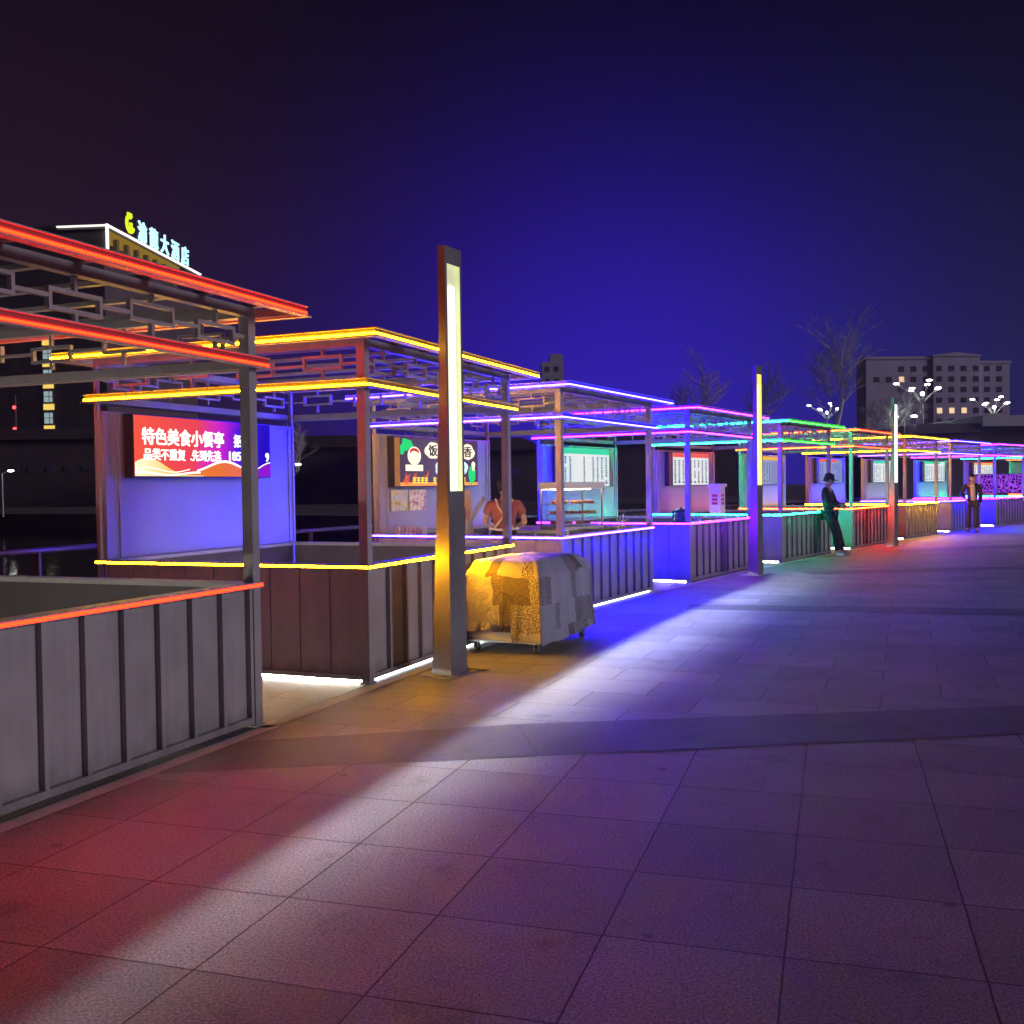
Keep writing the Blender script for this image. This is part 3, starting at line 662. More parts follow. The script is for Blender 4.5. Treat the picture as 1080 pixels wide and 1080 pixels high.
# ------------------------------------------------------------------ covered cart
def cover_material():
    m = bpy.data.materials.new('patterned_cover'); m.use_nodes = True; H = NT(m.node_tree); b = m.node_tree.nodes['Principled BSDF']
    tc = H.n('ShaderNodeTexCoord'); sx = H.n('ShaderNodeSeparateXYZ'); H.l(tc.outputs['UV'], sx.inputs[0])
    mp = H.n('ShaderNodeMapping'); H.l(tc.outputs['UV'], mp.inputs[0]); mp.inputs['Scale'].default_value = (1, 1, 1)
    nz = H.n('ShaderNodeTexNoise'); H.l(tc.outputs['UV'], nz.inputs['Vector']); nz.inputs['Scale'].default_value = 5; nz.inputs['Detail'].default_value = 2
    ad = H.n('ShaderNodeVectorMath', _operation='MULTIPLY_ADD'); H.l(nz.outputs['Color'], ad.inputs[0]); ad.inputs[1].default_value = (0.10, 0.10, 0); H.l(mp.outputs[0], ad.inputs[2])
    br = H.n('ShaderNodeTexBrick'); H.l(ad.outputs[0], br.inputs['Vector']); br.inputs['Scale'].default_value = 1.0
    br.inputs['Brick Width'].default_value = 0.125; br.inputs['Row Height'].default_value = 0.25; br.offset = 0.5; br.inputs['Mortar Size'].default_value = 0.0
    br.inputs['Color1'].default_value = (0, 0, 0, 1); br.inputs['Color2'].default_value = (1, 1, 1, 1); br.inputs['Bias'].default_value = 0.0
    sp = H.n('ShaderNodeTexNoise'); H.l(tc.outputs['UV'], sp.inputs['Vector']); sp.inputs['Scale'].default_value = 85; sp.inputs['Detail'].default_value = 3
    spk = H.smooth(sp.outputs['Fac'], 0.47, 0.53)
    val = H.n('ShaderNodeSeparateColor'); H.l(br.outputs['Color'], val.inputs[0])
    r = H.n('ShaderNodeValToRGB'); r.color_ramp.interpolation = 'CONSTANT'; H.l(val.outputs[0], r.inputs[0]); el = r.color_ramp.elements
    el.new(0.5); el.new(0.5); el.new(0.5)
    for q, (p, c) in zip(el, ((0.0, (0.28, 0.30, 0.40)), (0.34, (0.07, 0.06, 0.09)), (0.42, (0.32, 0.33, 0.42)), (0.66, (0.14, 0.13, 0.17)), (0.76, (0.24, 0.25, 0.31)))): q.position = p; q.color = (*c, 1)
    sel = H.math('MULTIPLY', H.smooth(val.outputs[0], 0.55, 0.56), spk)
    sel = H.math('MULTIPLY', sel, 0.95)
    mx = H.n('ShaderNodeMix'); mx.data_type = 'RGBA'; H.l(sel, mx.inputs[0]); H.l(r.outputs[0], mx.inputs[6]); mx.inputs[7].default_value = (0.05, 0.035, 0.035, 1)
    H.l(mx.outputs[2], b.inputs['Base Color']); b.inputs['Roughness'].default_value = 0.5
    wr = H.n('ShaderNodeTexNoise'); H.l(tc.outputs['UV'], wr.inputs['Vector']); wr.inputs['Scale'].default_value = 9; wr.inputs['Detail'].default_value = 5; wr.inputs['Distortion'].default_value = 1.6
    bp = H.n('ShaderNodeBump'); bp.inputs['Strength'].default_value = 0.8; bp.inputs['Distance'].default_value = 0.03; H.l(wr.outputs['Fac'], bp.inputs['Height']); H.l(bp.outputs[0], b.inputs['Normal'])
    return m
CART_TH = 24.7
cart = empty('covered_cart', (0.24, 9.2, 0), R(90 - CART_TH))      # local x along the row, local y towards the kiosks
tag(cart, 'wheeled food cart under a patterned cloth cover beside the tall lamp', 'cart')
CL, CW = 1.30, 0.76
def cart_cover():
    rr = random.Random(5); me_v = []; uv = []
    from mathutils import noise
    # rings around the cart from the hem up to the crown
    nseg = 280; per = 2 * (CL + CW)
    def outline(t, grow, rad=0.05):
        d = (t % 1.0) * per
        if d < CL: p = (d, 0)
        elif d < CL + CW: p = (CL, d - CL)
        elif d < 2 * CL + CW: p = (CL - (d - CL - CW), CW)
        else: p = (0, CW - (d - 2 * CL - CW))
        cx, cy_ = CL / 2, CW / 2
        return Vector((cx + (p[0] - cx) * (1 + grow / CL * 2), cy_ + (p[1] - cy_) * (1 + grow / CW * 2)))
    levels = [(0.115, 0.030), (0.20, 0.024), (0.30, 0.018), (0.40, 0.013), (0.50, 0.009), (0.60, 0.006), (0.68, 0.003), (0.725, 0.0), (0.745, -0.012)]
    rows = []
    for li, (z, gr) in enumerate(levels):
        row = []
        for q in range(nseg):
            t = q / nseg; p = outline(t, gr)
            d = t * per
            side_plain = d < CL * 0.72
            amp = (0.022 if side_plain else 0.045) * max(0.0, (0.74 - z) / 0.62)
            f_ = noise.noise(Vector((math.cos(t * 6.283) * 5.0, math.sin(t * 6.283) * 5.0, z * 1.3))) + 0.6 * noise.noise(Vector((math.cos(t * 6.283) * 12, math.sin(t * 6.283) * 12, z * 2.5)))
            n_ = (p - Vector((CL / 2, CW / 2))).normalized(); f_ += 0.45 * noise.noise(Vector((math.cos(t * 6.283) * 27, math.sin(t * 6.283) * 27, z * 3.5))) + 0.5 * noise.noise(Vector((t * 40 + z * 9, z * 6, 8.0)))
            p = p + n_ * amp * f_
            zz = z
            if li == 0: zz += 0.035 * noise.noise(Vector((t * 14, 3.1, 0))) + (0.09 if 0.83 < t < 0.93 else 0.0) - (0.02 if side_plain else 0)
            row.append((p.x, p.y, zz)); uv.append((d, zz))
        rows.append(row)
    # top: hump in the middle, draped down to the rim
    for s_, z in ((0.99, 0.757), (0.955, 0.775), (0.90, 0.815), (0.85, 0.842), (0.72, 0.856), (0.45, 0.862), (0.2, 0.865)):
        row = []
        for q in range(nseg):
            t = q / nseg; p = outline(t, -0.012); c = Vector((CL * 0.47, CW * 0.52))
            p2 = c + (p - c) * s_
            zz = z + 0.010 * noise.noise(Vector((p2.x * 6, p2.y * 6, 1.7))) + 0.012 * noise.noise(Vector((p2.x * 15, p2.y * 13, 4.7)))
            row.append((p2.x, p2.y, zz)); uv.append((t * per, 0.74 + (1 - s_) * 0.4))
        rows.append(row)
    vs = [v for r_ in rows for v in r_]; fs = []
    for j in range(len(rows) - 1):
        for q in range(nseg): fs.append((j * nseg + q, j * nseg + (q + 1) % nseg, (j + 1) * nseg + (q + 1) % nseg, (j + 1) * nseg + q))
    fs.append(tuple((len(rows) - 1) * nseg + q for q in range(nseg)))
    mb = MB(); mb.add(vs, fs); me = mb.mesh('cloth_cover', cover_material(), True)
    ul = me.uv_layers.new(name='UVMap')
    for lp in me.loops:
        u_, v_ = uv[lp.vertex_index]; ul.data[lp.index].uv = (u_, v_)
    o = link('cloth_cover', me, cart)
    return o
cart_cover()
M['cart_steel'] = mat('cart_steel', (0.35, 0.35, 0.36), 0.35, 0.8, 0.1, 6); M['rubber'] = mat('rubber', (0.02, 0.02, 0.02), 0.7); M['box_side'] = mat('cart_white_panel', (0.55, 0.56, 0.58), 0.4, 0, 0.06, 4)
MB().box((0.02, 0.02, 0.115), (CL - 0.02, CW - 0.02, 0.70)).build('cart_body', M['box_side'], cart)
MB().box((0.0, 0.0, 0.10), (CL, 0.03, 0.118)).box((0.0, CW - 0.03, 0.10), (CL, CW, 0.118)).box((0, 0.03, 0.10), (0.03, CW - 0.03, 0.118)).box((CL - 0.03, 0.03, 0.10), (CL, CW - 0.03, 0.118)).build('cart_frame', M['cart_steel'], cart)
for (cx, cy_) in ((0.07, 0.07), (CL - 0.08, 0.07), (0.07, CW - 0.08), (CL - 0.08, CW - 0.08)):
    c = MB(); c.box((cx - 0.03, cy_ - 0.03, 0.092), (cx + 0.03, cy_ + 0.03, 0.0995)); c.box((cx - 0.02, cy_ - 0.024, 0.03), (cx + 0.03, cy_ - 0.020, 0.0915)); c.box((cx - 0.02, cy_ + 0.020, 0.03), (cx + 0.03, cy_ + 0.024, 0.0915))
    co = c.build('caster', M['cart_steel'], cart)
    MB().tube((cx + 0.015, cy_ - 0.015, 0.04), (cx + 0.015, cy_ + 0.015, 0.04), 0.04, 0.04, 14).build('wheel', M['rubber'], co)

# ------------------------------------------------------------------ people
def skin_mesh(name, verts, edges, radii, m_, parent, sub=2, root=0, extra=None):
    me = bpy.data.meshes.new(name); me.from_pydata([tuple(v) for v in verts], edges, [])
    ob = bpy.data.objects.new(name + '_tmp', me); COL.objects.link(ob)
    md = ob.modifiers.new('Skin', 'SKIN'); md.use_smooth_shade = True; md.branch_smoothing = 0.4
    sv = me.skin_vertices[0].data
    for i, r in enumerate(radii): sv[i].radius = (r, r) if not isinstance(r, tuple) else r
    sv[root].use_root = True
    sb = ob.modifiers.new('Sub', 'SUBSURF'); sb.levels = sub; sb.render_levels = sub
    dg = bpy.context.evaluated_depsgraph_get(); dg.update()
    out_ = bpy.data.meshes.new_from_object(ob.evaluated_get(dg), depsgraph=dg)
    bpy.data.objects.remove(ob)
    out_.name = name
    if m_ is not None:
        out_.materials.clear(); out_.materials.append(m_)
        for p in out_.polygons: p.material_index = 0; p.use_smooth = True
        return link(name, out_, parent)
    return out_
def merge_meshes(name, meshes, m_, parent):
    mb = MB()
    for me in meshes: mb.add([v.co[:] for v in me.vertices], [tuple(p.vertices) for p in me.polygons])
    return mb.build(name, m_, parent, True)
SKIN = mat('skin', (0.48, 0.29, 0.21), 0.55, 0, 0.06, 30)
HAIR = mat('black_hair', (0.012, 0.010, 0.010), 0.5, 0, 0.3, 60)
EYE = mat('eye', (0.02, 0.015, 0.012), 0.2); LIP = mat('lips', (0.36, 0.15, 0.13), 0.5)
def lerp(a, b, t): return tuple(a[k] + (b[k] - a[k]) * t for k in range(3))
def hand_chains(wrist, elbow, palm_n):
    """palm and five fingers as skinned chains growing out of the wrist"""
    w = Vector(wrist); d = (w - Vector(elbow)).normalized(); n = Vector(palm_n); n = (n - d * n.dot(d)).normalized(); s = d.cross(n)
    parts = []
    for k, (off, ln) in enumerate(((-0.030, 0.062), (-0.010, 0.074), (0.011, 0.070), (0.030, 0.055))):
        b0 = w + d * 0.035 + s * off * 0.5; b1 = w + d * 0.088 + s * off
        b2 = b1 + d * ln * 0.5 + n * 0.012; b3 = b1 + d * ln * 0.85 + n * 0.034
        parts.append(([b0, b1, b2, b3], [(0, 1), (1, 2), (2, 3)], [0.012, 0.0105, 0.0088, 0.0072]))
    t0 = w + d * 0.02 + s * -0.016; t1 = w + d * 0.055 + s * -0.048 + n * 0.012; t2 = w + d * 0.085 + s * -0.054 + n * 0.028
    parts.append(([t0, t1, t2], [(0, 1), (1, 2)], [0.014, 0.011, 0.0085]))
    parts.append(([w - d * 0.02, w + d * 0.03, w + d * 0.085], [(0, 1), (1, 2)], [(0.024, 0.020), (0.036, 0.016), (0.036, 0.014)]))
    return parts
def head_mesh(c, yaw, tilt, r=0.098):
    """head with brow, nose, chin; faces local -Y before yaw/tilt"""
    mb = MB(); nu, nv = 24, 18; vs = []; fs = []
    for j in range(nv + 1):
        t = math.pi * j / nv
        for i in range(nu):
            a = 2 * math.pi * i / nu; x = math.sin(t) * math.cos(a); y = math.sin(t) * math.sin(a); z = math.cos(t)
            px, py, pz = x * 0.078, y * 0.098, z * 0.118
            if z < 0: px *= 1 - 0.32 * (-z) ** 1.3; py = py * (1 - 0.22 * (-z)) - 0.012 * (-z)
            f_ = max(0.0, -y)
            py -= 0.022 * math.exp(-((x * 0.078) / 0.013) ** 2 - ((z + 0.12) / 0.17) ** 2) * f_ ** 2      # nose
            py += 0.008 * math.exp(-((abs(x) * 0.078 - 0.032) / 0.014) ** 2 - ((z - 0.10) / 0.10) ** 2) * f_ ** 2   # eye sockets
            vs.append((px, py, pz))
    for j in range(nv):
        for i in range(nu): fs.append((j * nu + i, (j + 1) * nu + i, (j + 1) * nu + (i + 1) % nu, j * nu + (i + 1) % nu))
    mb.add(vs, fs)
    for sx in (-1, 1): mb.ball((sx * 0.079, 0.008, -0.012), 0.03, 8, 6, 0, (0.35, 0.6, 1.0))
    T = Matrix.Translation(c) @ Matrix.Rotation(yaw, 4, 'Z') @ Matrix.Rotation(tilt, 4, 'X')
    mb.v = [tuple(T @ Vector(v)) for v in mb.v]
    return mb, T
def person(loc, rz, J, label, cloth, female=False, hair='short', yaw=0.0, tilt=0.0, apron=False):
    k = empty('person', loc, rz); tag(k, label, 'person')
    # body: one continuous skin
    names = ['pelvis', 'waist', 'chest', 'neck0', 'neck1', 'head0',
             'shL', 'elL', 'wrL', 'shR', 'elR', 'wrR', 'hipL', 'knL', 'anL', 'toL', 'hipR', 'knR', 'anR', 'toR']
    V = [J[n] for n in names]; ix = {n: q for q, n in enumerate(names)}
    ed = [('pelvis', 'waist'), ('waist', 'chest'), ('chest', 'neck0'), ('neck0', 'neck1'), ('neck1', 'head0'), ('chest', 'shL'), ('shL', 'elL'), ('elL', 'wrL'), ('chest', 'shR'), ('shR', 'elR'), ('elR', 'wrR'),
          ('pelvis', 'hipL'), ('hipL', 'knL'), ('knL', 'anL'), ('anL', 'toL'), ('pelvis', 'hipR'), ('hipR', 'knR'), ('knR', 'anR'), ('anR', 'toR')]
    rad = dict(pelvis=(.13, .10), waist=(.12, .09), chest=(.15, .10), neck0=.06, neck1=.052, head0=.06, shL=.055, elL=.042, wrL=.028, shR=.055, elR=.042, wrR=.028,
               hipL=.082, knL=.056, anL=.04, toL=.035, hipR=.082, knR=.056, anR=.04, toR=.035)
    ms = [skin_mesh('b', V, [(ix[a], ix[b_]) for a, b_ in ed], [rad[n] for n in names], None, None)]
    for sd_ in 'LR':
        for vv, ee, rr_ in hand_chains(J['wr' + sd_], J['el' + sd_], J.get('palm' + sd_, (0, -1, 0))): ms.append(skin_mesh('h', vv, ee, rr_, None, None, 1))
    hm, T = head_mesh(J['head'], yaw, tilt); ms.append(hm.mesh('head', SKIN))
    merge_meshes('body', ms, SKIN, k)
    eb = MB()
    for sx in (-1, 1): eb.ball((sx * 0.031, -0.078, 0.010), 0.011, 8, 6, 0, (1.2, 0.6, 0.7))
    eb.v = [tuple(T @ Vector(v)) for v in eb.v]; eb.build('eyes', EYE, k, True)
    lb = MB(); lb.ball((0, -0.079, -0.062), 0.02, 8, 6, 0, (1.1, 0.5, 0.35)); lb.v = [tuple(T @ Vector(v)) for v in lb.v]; lb.build('mouth', LIP, k, True)
    # hair cap
    hb = MB(); nu, nv = 20, 12; vs = []; fs = []
    for j in range(nv + 1):
        t = math.pi * 0.62 * j / nv
        for i in range(nu):
            a = 2 * math.pi * i / nu; x = math.sin(t) * math.cos(a); y = math.sin(t) * math.sin(a); z = math.cos(t)
            if y < -0.25 and z < 0.42: z = 0.42 + (z - 0.42) * 0.12; 
            w_ = 0.006 * math.sin(9 * a + 3 * t)
            vs.append((x * (0.088 + w_), y * (0.108 + w_) + 0.004, z * (0.129 + w_)))
    for j in range(nv):
        for i in range(nu): fs.append((j * nu + i, (j + 1) * nu + i, (j + 1) * nu + (i + 1) % nu, j * nu + (i + 1) % nu))
    hb.add(vs, fs); hb.v = [tuple(T @ Vector(v)) for v in hb.v]; hb.build('hair', HAIR, k, True)
    if hair == 'cap':
        cb = MB(); prof = [(0.097, 0.035), (0.102, 0.07), (0.098, 0.105), (0.07, 0.135), (0.03, 0.148), (0.002, 0.15)]
        cb.lathe((0, 0.004, 0), prof, 20)
        rim = []; n = 14
        for q in range(n + 1):
            a = math.pi + math.pi * q / n; rim.append((0.098 * math.cos(a), 0.1 * math.sin(a)))
        top = [(x, y, 0.046) for x, y in rim]; outr = [(x * 0.95, y * 1.0 - 0.085 * math.sin(math.pi * q / n), 0.030 - 0.012 * math.sin(math.pi * q / n)) for q, (x, y) in enumerate(rim)]
        m_ = len(top); vs2 = top + outr + [(x, y, z - 0.006) for x, y, z in top] + [(x, y, z - 0.006) for x, y, z in outr]
        fs2 = [(q, q + 1, m_ + q + 1, m_ + q) for q in range(m_ - 1)] + [(2 * m_ + q, 3 * m_ + q, 3 * m_ + q + 1, 2 * m_ + q + 1) for q in range(m_ - 1)] + [(m_ + q, m_ + q + 1, 3 * m_ + q + 1, 3 * m_ + q) for q in range(m_ - 1)]
        cb.add(vs2, fs2); cb.v = [tuple(T @ Vector(v)) for v in cb.v]; cb.build('cap', cloth['cap'], k, True)
    # clothing grown on the same skeleton
    def garment(name, nms, eds, rd, mt):
        ii = {n: q for q, n in enumerate(nms)}
        return skin_mesh(name, [J[n] if isinstance(n, str) and n in J else n[1] for n in nms], [(ii[a], ii[b_]) for a, b_ in eds], rd, mt, k)
    J = dict(J)
    for sd_ in 'LR':
        J['mid' + sd_] = lerp(J['el' + sd_], J['wr' + sd_], cloth.get('sleeve', 0.93)); J['hem' + sd_] = lerp(J['kn' + sd_], J['an' + sd_], 0.93)
        J['ua' + sd_] = lerp(J['sh' + sd_], J['el' + sd_], 0.62)
    sl = cloth.get('sleeve', 0.93)
    arm = ['shL', 'elL', 'midL'] if sl > 0 else ['shL', 'uaL']; armR = [n[:-1] + 'R' for n in arm]
    nms = ['pelvis', 'waist', 'chest', 'neck0'] + arm + armR
    eds = [('pelvis', 'waist'), ('waist', 'chest'), ('chest', 'neck0'), ('chest', arm[0])] + list(zip(arm, arm[1:])) + [('chest', armR[0])] + list(zip(armR, armR[1:]))
    ar = [.078, .062, .048] if sl > 0 else [.078, .072]
    wd = cloth.get('w', 1.0)
    garment('jacket' if sl > 0 else 'shirt', nms, eds, [(.168 * wd, .13), (.160 * wd, .125), (.172 * wd, .128), (.075, .07)] + ar + ar, cloth['top'])
    nms = ['pelvis', 'hipL', 'knL', 'hemL', 'hipR', 'knR', 'hemR']
    garment('trousers', nms, [('pelvis', 'hipL'), ('hipL', 'knL'), ('knL', 'hemL'), ('pelvis', 'hipR'), ('hipR', 'knR'), ('knR', 'hemR')], [(.15, .115), .10, .082, .075, .10, .082, .075], cloth['legs'])
    for sd_ in 'LR':
        a, b_ = J['an' + sd_], J['to' + sd_]
        a2 = (a[0] + (a[0] - b_[0]) * .25, a[1] + (a[1] - b_[1]) * .25, 0.045)
        skin_mesh('shoe', [a2, (a[0], a[1], 0.055), (b_[0], b_[1], 0.035)], [(0, 1), (1, 2)], [(.045, .04), (.048, .05), (.045, .03)], cloth['shoe'], k)
    return k, T, J
CL_BLACK = mat('black_cloth', (0.018, 0.018, 0.022), 0.8, 0, 0.25, 20, bump=0.3); CL_NAVY = mat('navy_cloth', (0.03, 0.032, 0.05), 0.8, 0, 0.2, 20, bump=0.3)
CL_JEANS = mat('dark_trousers', (0.055, 0.055, 0.075), 0.85, 0, 0.2, 14, bump=0.3); CL_WHITE = mat('pale_shirt', (0.55, 0.52, 0.50), 0.8, 0, 0.1, 14, bump=0.3)
CL_ORANGE = mat('orange_shirt', (0.30, 0.105, 0.085), 0.8, 0, 0.12, 14, bump=0.3); SH_WHITE = mat('white_shoes', (0.6, 0.6, 0.6), 0.6); SH_DARK = mat('dark_shoes', (0.03, 0.03, 0.03), 0.5)
# person leaning back on the green kiosk's counter
J1 = dict(pelvis=(0, -0.02, 0.90), waist=(0, -0.01, 1.05), chest=(0, 0.02, 1.28), neck0=(0, 0.02, 1.42), neck1=(0, 0.0, 1.48), head0=(0, -0.01, 1.54), head=(0, -0.02, 1.575),
          shL=(0.17, 0.02, 1.36), elL=(0.235, -0.07, 1.10), wrL=(0.10, -0.26, 1.03), shR=(-0.17, 0.02, 1.36), elR=(-0.235, -0.05, 1.10), wrR=(-0.07, -0.27, 1.06), palmL=(-1, 0, 0.2), palmR=(1, 0, 0.2),
          hipL=(0.09, -0.03, 0.87), knL=(0.10, -0.17, 0.48), anL=(0.09, -0.27, 0.08), toL=(0.12, -0.42, 0.04), hipR=(-0.09, -0.03, 0.87), knR=(-0.10, -0.19, 0.48), anR=(-0.08, -0.22, 0.08), toR=(-0.10, -0.37, 0.04))
K5R = R(90 - KIOSKS[4][2])
person(kp(4, 2.25, -0.17), K5R, J1, 'person in black cap and dark clothes leaning back on the green-lit counter', dict(top=CL_BLACK, legs=CL_BLACK, shoe=SH_WHITE, cap=CL_BLACK), hair='cap', yaw=0.25, tilt=0.25)
# person standing in an open jacket, one hand at the hip
J2 = dict(pelvis=(0, 0, 0.90), waist=(0, 0, 1.06), chest=(0, 0.01, 1.29), neck0=(0, 0.01, 1.43), neck1=(0, 0.0, 1.49), head0=(0, -0.01, 1.56), head=(0.0, -0.02, 1.59),
          shL=(0.18, 0.01, 1.38), elL=(0.235, 0.03, 1.10), wrL=(0.20, -0.03, 0.84), shR=(-0.18, 0.01, 1.38), elR=(-0.31, 0.02, 1.16), wrR=(-0.20, -0.10, 0.97), palmL=(-1, 0, 0), palmR=(1, 0, 0),
          hipL=(0.09, 0, 0.87), knL=(0.10, -0.02, 0.48), anL=(0.10, 0.01, 0.08), toL=(0.13, -0.14, 0.04), hipR=(-0.09, 0, 0.87), knR=(-0.11, -0.03, 0.48), anR=(-0.12, 0.0, 0.08), toR=(-0.17, -0.14, 0.04))
k2, T2, _ = person((13.62, 30.28, 0), R(-18), J2, 'person in an open dark jacket over a pale shirt, standing with bent arm', dict(top=CL_NAVY, legs=CL_JEANS, shoe=SH_DARK), yaw=0.0)
skin_mesh('shirt_front', [(0.01, -0.07, 0.90), (0.0, -0.085, 1.10), (0.0, -0.085, 1.30), (0.0, -0.05, 1.42)], [(0, 1), (1, 2), (2, 3)], [(.085, .06), (.085, .06), (.075, .055), (.05, .03)], CL_WHITE, k2)
# vendor with their back to us in the blue kiosk
J3 = dict(pelvis=(0, 0, 0.88), waist=(0, -0.02, 1.03), chest=(0, -0.05, 1.22), neck0=(0, -0.07, 1.36), neck1=(0, -0.10, 1.41), head0=(0, -0.12, 1.47), head=(0, -0.13, 1.495),
          shL=(0.18, -0.05, 1.31), elL=(0.26, -0.12, 1.06), wrL=(0.18, -0.34, 1.02), shR=(-0.18, -0.05, 1.31), elR=(-0.26, -0.12, 1.06), wrR=(-0.16, -0.34, 1.02), palmL=(0, 0, -1), palmR=(0, 0, -1),
          hipL=(0.09, 0, 0.86), knL=(0.10, -0.02, 0.47), anL=(0.10, 0.02, 0.08), toL=(0.12, -0.13, 0.04), hipR=(-0.09, 0, 0.86), knR=(-0.10, -0.02, 0.47), anR=(-0.10, 0.02, 0.08), toR=(-0.12, -0.13, 0.04))
k3, T3, _ = person((-0.10, 13.3, 0), R(176), J3, 'vendor in an orange shirt seen from behind inside the blue-lit kiosk', dict(top=CL_ORANGE, legs=CL_BLACK, shoe=SH_DARK, sleeve=0, cap=CL_BLACK), hair='cap', tilt=0.3)
mb = MB(); mb.path([(0.11, 0.03, 1.37), (0.07, 0.085, 1.27), (-0.04, 0.115, 1.10), (-0.12, 0.11, 1.0)], 0.014, 6); mb.path([(-0.11, 0.03, 1.37), (-0.07, 0.085, 1.27), (0.04, 0.117, 1.10), (0.12, 0.11, 1.0)], 0.014, 6)
mb.path([(-0.19, 0.06, 0.99), (-0.08, 0.128, 0.98), (0.08, 0.128, 0.98), (0.19, 0.06, 0.99)], 0.014, 6)
mb.build('apron_strap', CL_WHITE, k3)

# ------------------------------------------------------------------ things in the blue kiosk
glassm = bpy.data.materials.new('cabinet_glass'); glassm.use_nodes = True; n = glassm.node_tree; n.nodes.clear()
o_ = n.nodes.new('ShaderNodeOutputMaterial'); mx = n.nodes.new('ShaderNodeMixShader'); tb = n.nodes.new('ShaderNodeBsdfTransparent'); gb = n.nodes.new('ShaderNodeBsdfGlossy'); gb.inputs['Roughness'].default_value = 0.05
mx.inputs[0].default_value = 0.10; n.links.new(tb.outputs[0], mx.inputs[1]); n.links.new(gb.outputs[0], mx.inputs[2]); n.links.new(mx.outputs[0], o_.inputs[0])
def at_k(name, i, x, y, z, label, cat, drot=0.0, group=None):
    e = empty(name, kp(i, x, y, z), R(90 - KIOSKS[i][2]) + drot); return tag(e, label, cat, group)
tb_ = at_k('prep_table', 2, 1.35, 0.55, 0, 'steel prep table inside the blue-lit kiosk, under the glass cabinet', 'table')
MB().box((0, 0, 0.90), (1.30, 1.20, 0.94)).build('table_top', M['worktop'], tb_)
for (a, b_) in ((0.03, 0.03), (1.24, 0.03), (0.03, 1.14), (1.24, 1.14)): MB().box((a, b_, 0), (a + 0.03, b_ + 0.03, 0.8995)).build('leg', M['cart_steel'], tb_)
cab = at_k('display_cabinet', 2, 1.42, 0.72, 0.9405, 'lit glass display cabinet of food trays beside the vendor', 'cabinet', R(-28))
cw, cdp, chh = 0.74, 0.46, 0.64
fm = MB(); t_ = 0.022
for a in (0, cw - t_):
    for b_ in (0, cdp - t_): fm.box((a, b_, 0.04), (a + t_, b_ + t_, chh - 0.09))
fm.box((0, 0, 0), (cw, cdp, 0.0395)); fm.build('frame', M['cart_steel'], cab)
M['cab_top'] = mat('cabinet_top', (0.55, 0.56, 0.58), 0.35, 0.3)
MB().box((-0.015, -0.015, chh - 0.0895), (cw + 0.015, cdp + 0.015, chh)).build('cabinet_top', M['cab_top'], cab)
MB().box((t_, 0.004, 0.04), (cw - t_, 0.008, chh - 0.09)).box((t_, cdp - .008, 0.04), (cw - t_, cdp - .004, chh - 0.09)).build('glass_pane', glassm, cab)
MB().box((0.06, cdp / 2 - .03, chh - 0.105), (cw - 0.06, cdp / 2 + .03, chh - 0.0905)).build('cabinet_lamp', emat('warm_lamp', (26.0, 17.0, 8.0), True), cab)
M['food1'] = mat('fried_food', (0.55, 0.27, 0.08), 0.6, 0, 0.35, 40, bump=0.6); M['food2'] = mat('meat', (0.45, 0.10, 0.08), 0.5, 0, 0.3, 40, bump=0.6)
for q, zz in enumerate((0.06, 0.20, 0.34)):
    sh = MB().box((t_ + .002, 0.10, zz), (cw - t_ - .002, cdp - 0.02, zz + 0.012)).build('shelf', M['cart_steel'], cab)
    for c in range(3):
        rr = random.Random(q * 7 + c); fb = MB()
        for u in range(9): fb.ball((0.09 + c * 0.22 + rr.uniform(0, 0.14), 0.08 + rr.uniform(0, 0.28), zz + 0.03), rr.uniform(0.02, 0.035), 7, 5, 0, (1.2, 1, .7))
        fb.build('food_heap', M['food1'] if (q + c) % 2 else M['food2'], sh, True)
M['card'] = mat('cardboard', (0.42, 0.34, 0.25), 0.85, 0, 0.12, 8)
bd = at_k('leaning_board', 2, 0.16, 1.55, H_C, 'pale boards leaning inside the blue-lit kiosk left of the vendor', 'board', R(-30))
MB().box((0.03, 0, 0.002), (0.24, 0.02, 0.56), 0, Matrix.Rotation(R(-8), 4, 'X')).build('board', M['card'], bd)
MB().box((0.0, -0.06, 0.05), (0.06, -0.045, 0.60), 0, Matrix.Rotation(R(36), 4, 'Y')).build('board', M['panel'], bd)
MB().box((0.0, -0.10, -0.03), (0.30, 0.12, 0.001)).build('ledge', M['steel'], bd)
tray = at_k('tray_stack', 2, 0.012, 1.95, H_C, 'row of white trays on the blue-lit side counter under the posters', 'trays', 0)
mb = MB()
for q in range(8): mb.box((0.0, 0.06 * q, 0.001), (0.075, 0.06 * q + 0.035, 0.10), 0, Matrix.Rotation(R(0), 4, 'X'))
mb.build('tray', M['box_side'], tray)
rk = at_k('condiment_rack', 2, 1.85, 0.06, H_C, 'small white wire rack standing on the counter of the blue-lit kiosk', 'rack')
mb = MB()
for x_ in (0, 0.12, 0.24): mb.path([(x_, 0, 0.001), (x_, 0, 0.10), (x_ + 0.06, 0, 0.15), (x_ + 0.10, 0, 0.10), (x_ + 0.10, 0, 0.001)], 0.006, 5)
mb.path([(0, 0, 0.05), (0.34, 0, 0.05)], 0.005, 5); mb.path([(0, 0.07, 0.05), (0.34, 0.07, 0.05)], 0.005, 5); mb.path([(0.34, 0.0, 0.03), (0.34, 0.07, 0.03), (0.34, 0.07, 0.20)], 0.006, 5)
mb.build('wire_frame', mat('white_wire', (0.75, 0.75, 0.75), 0.4), rk)

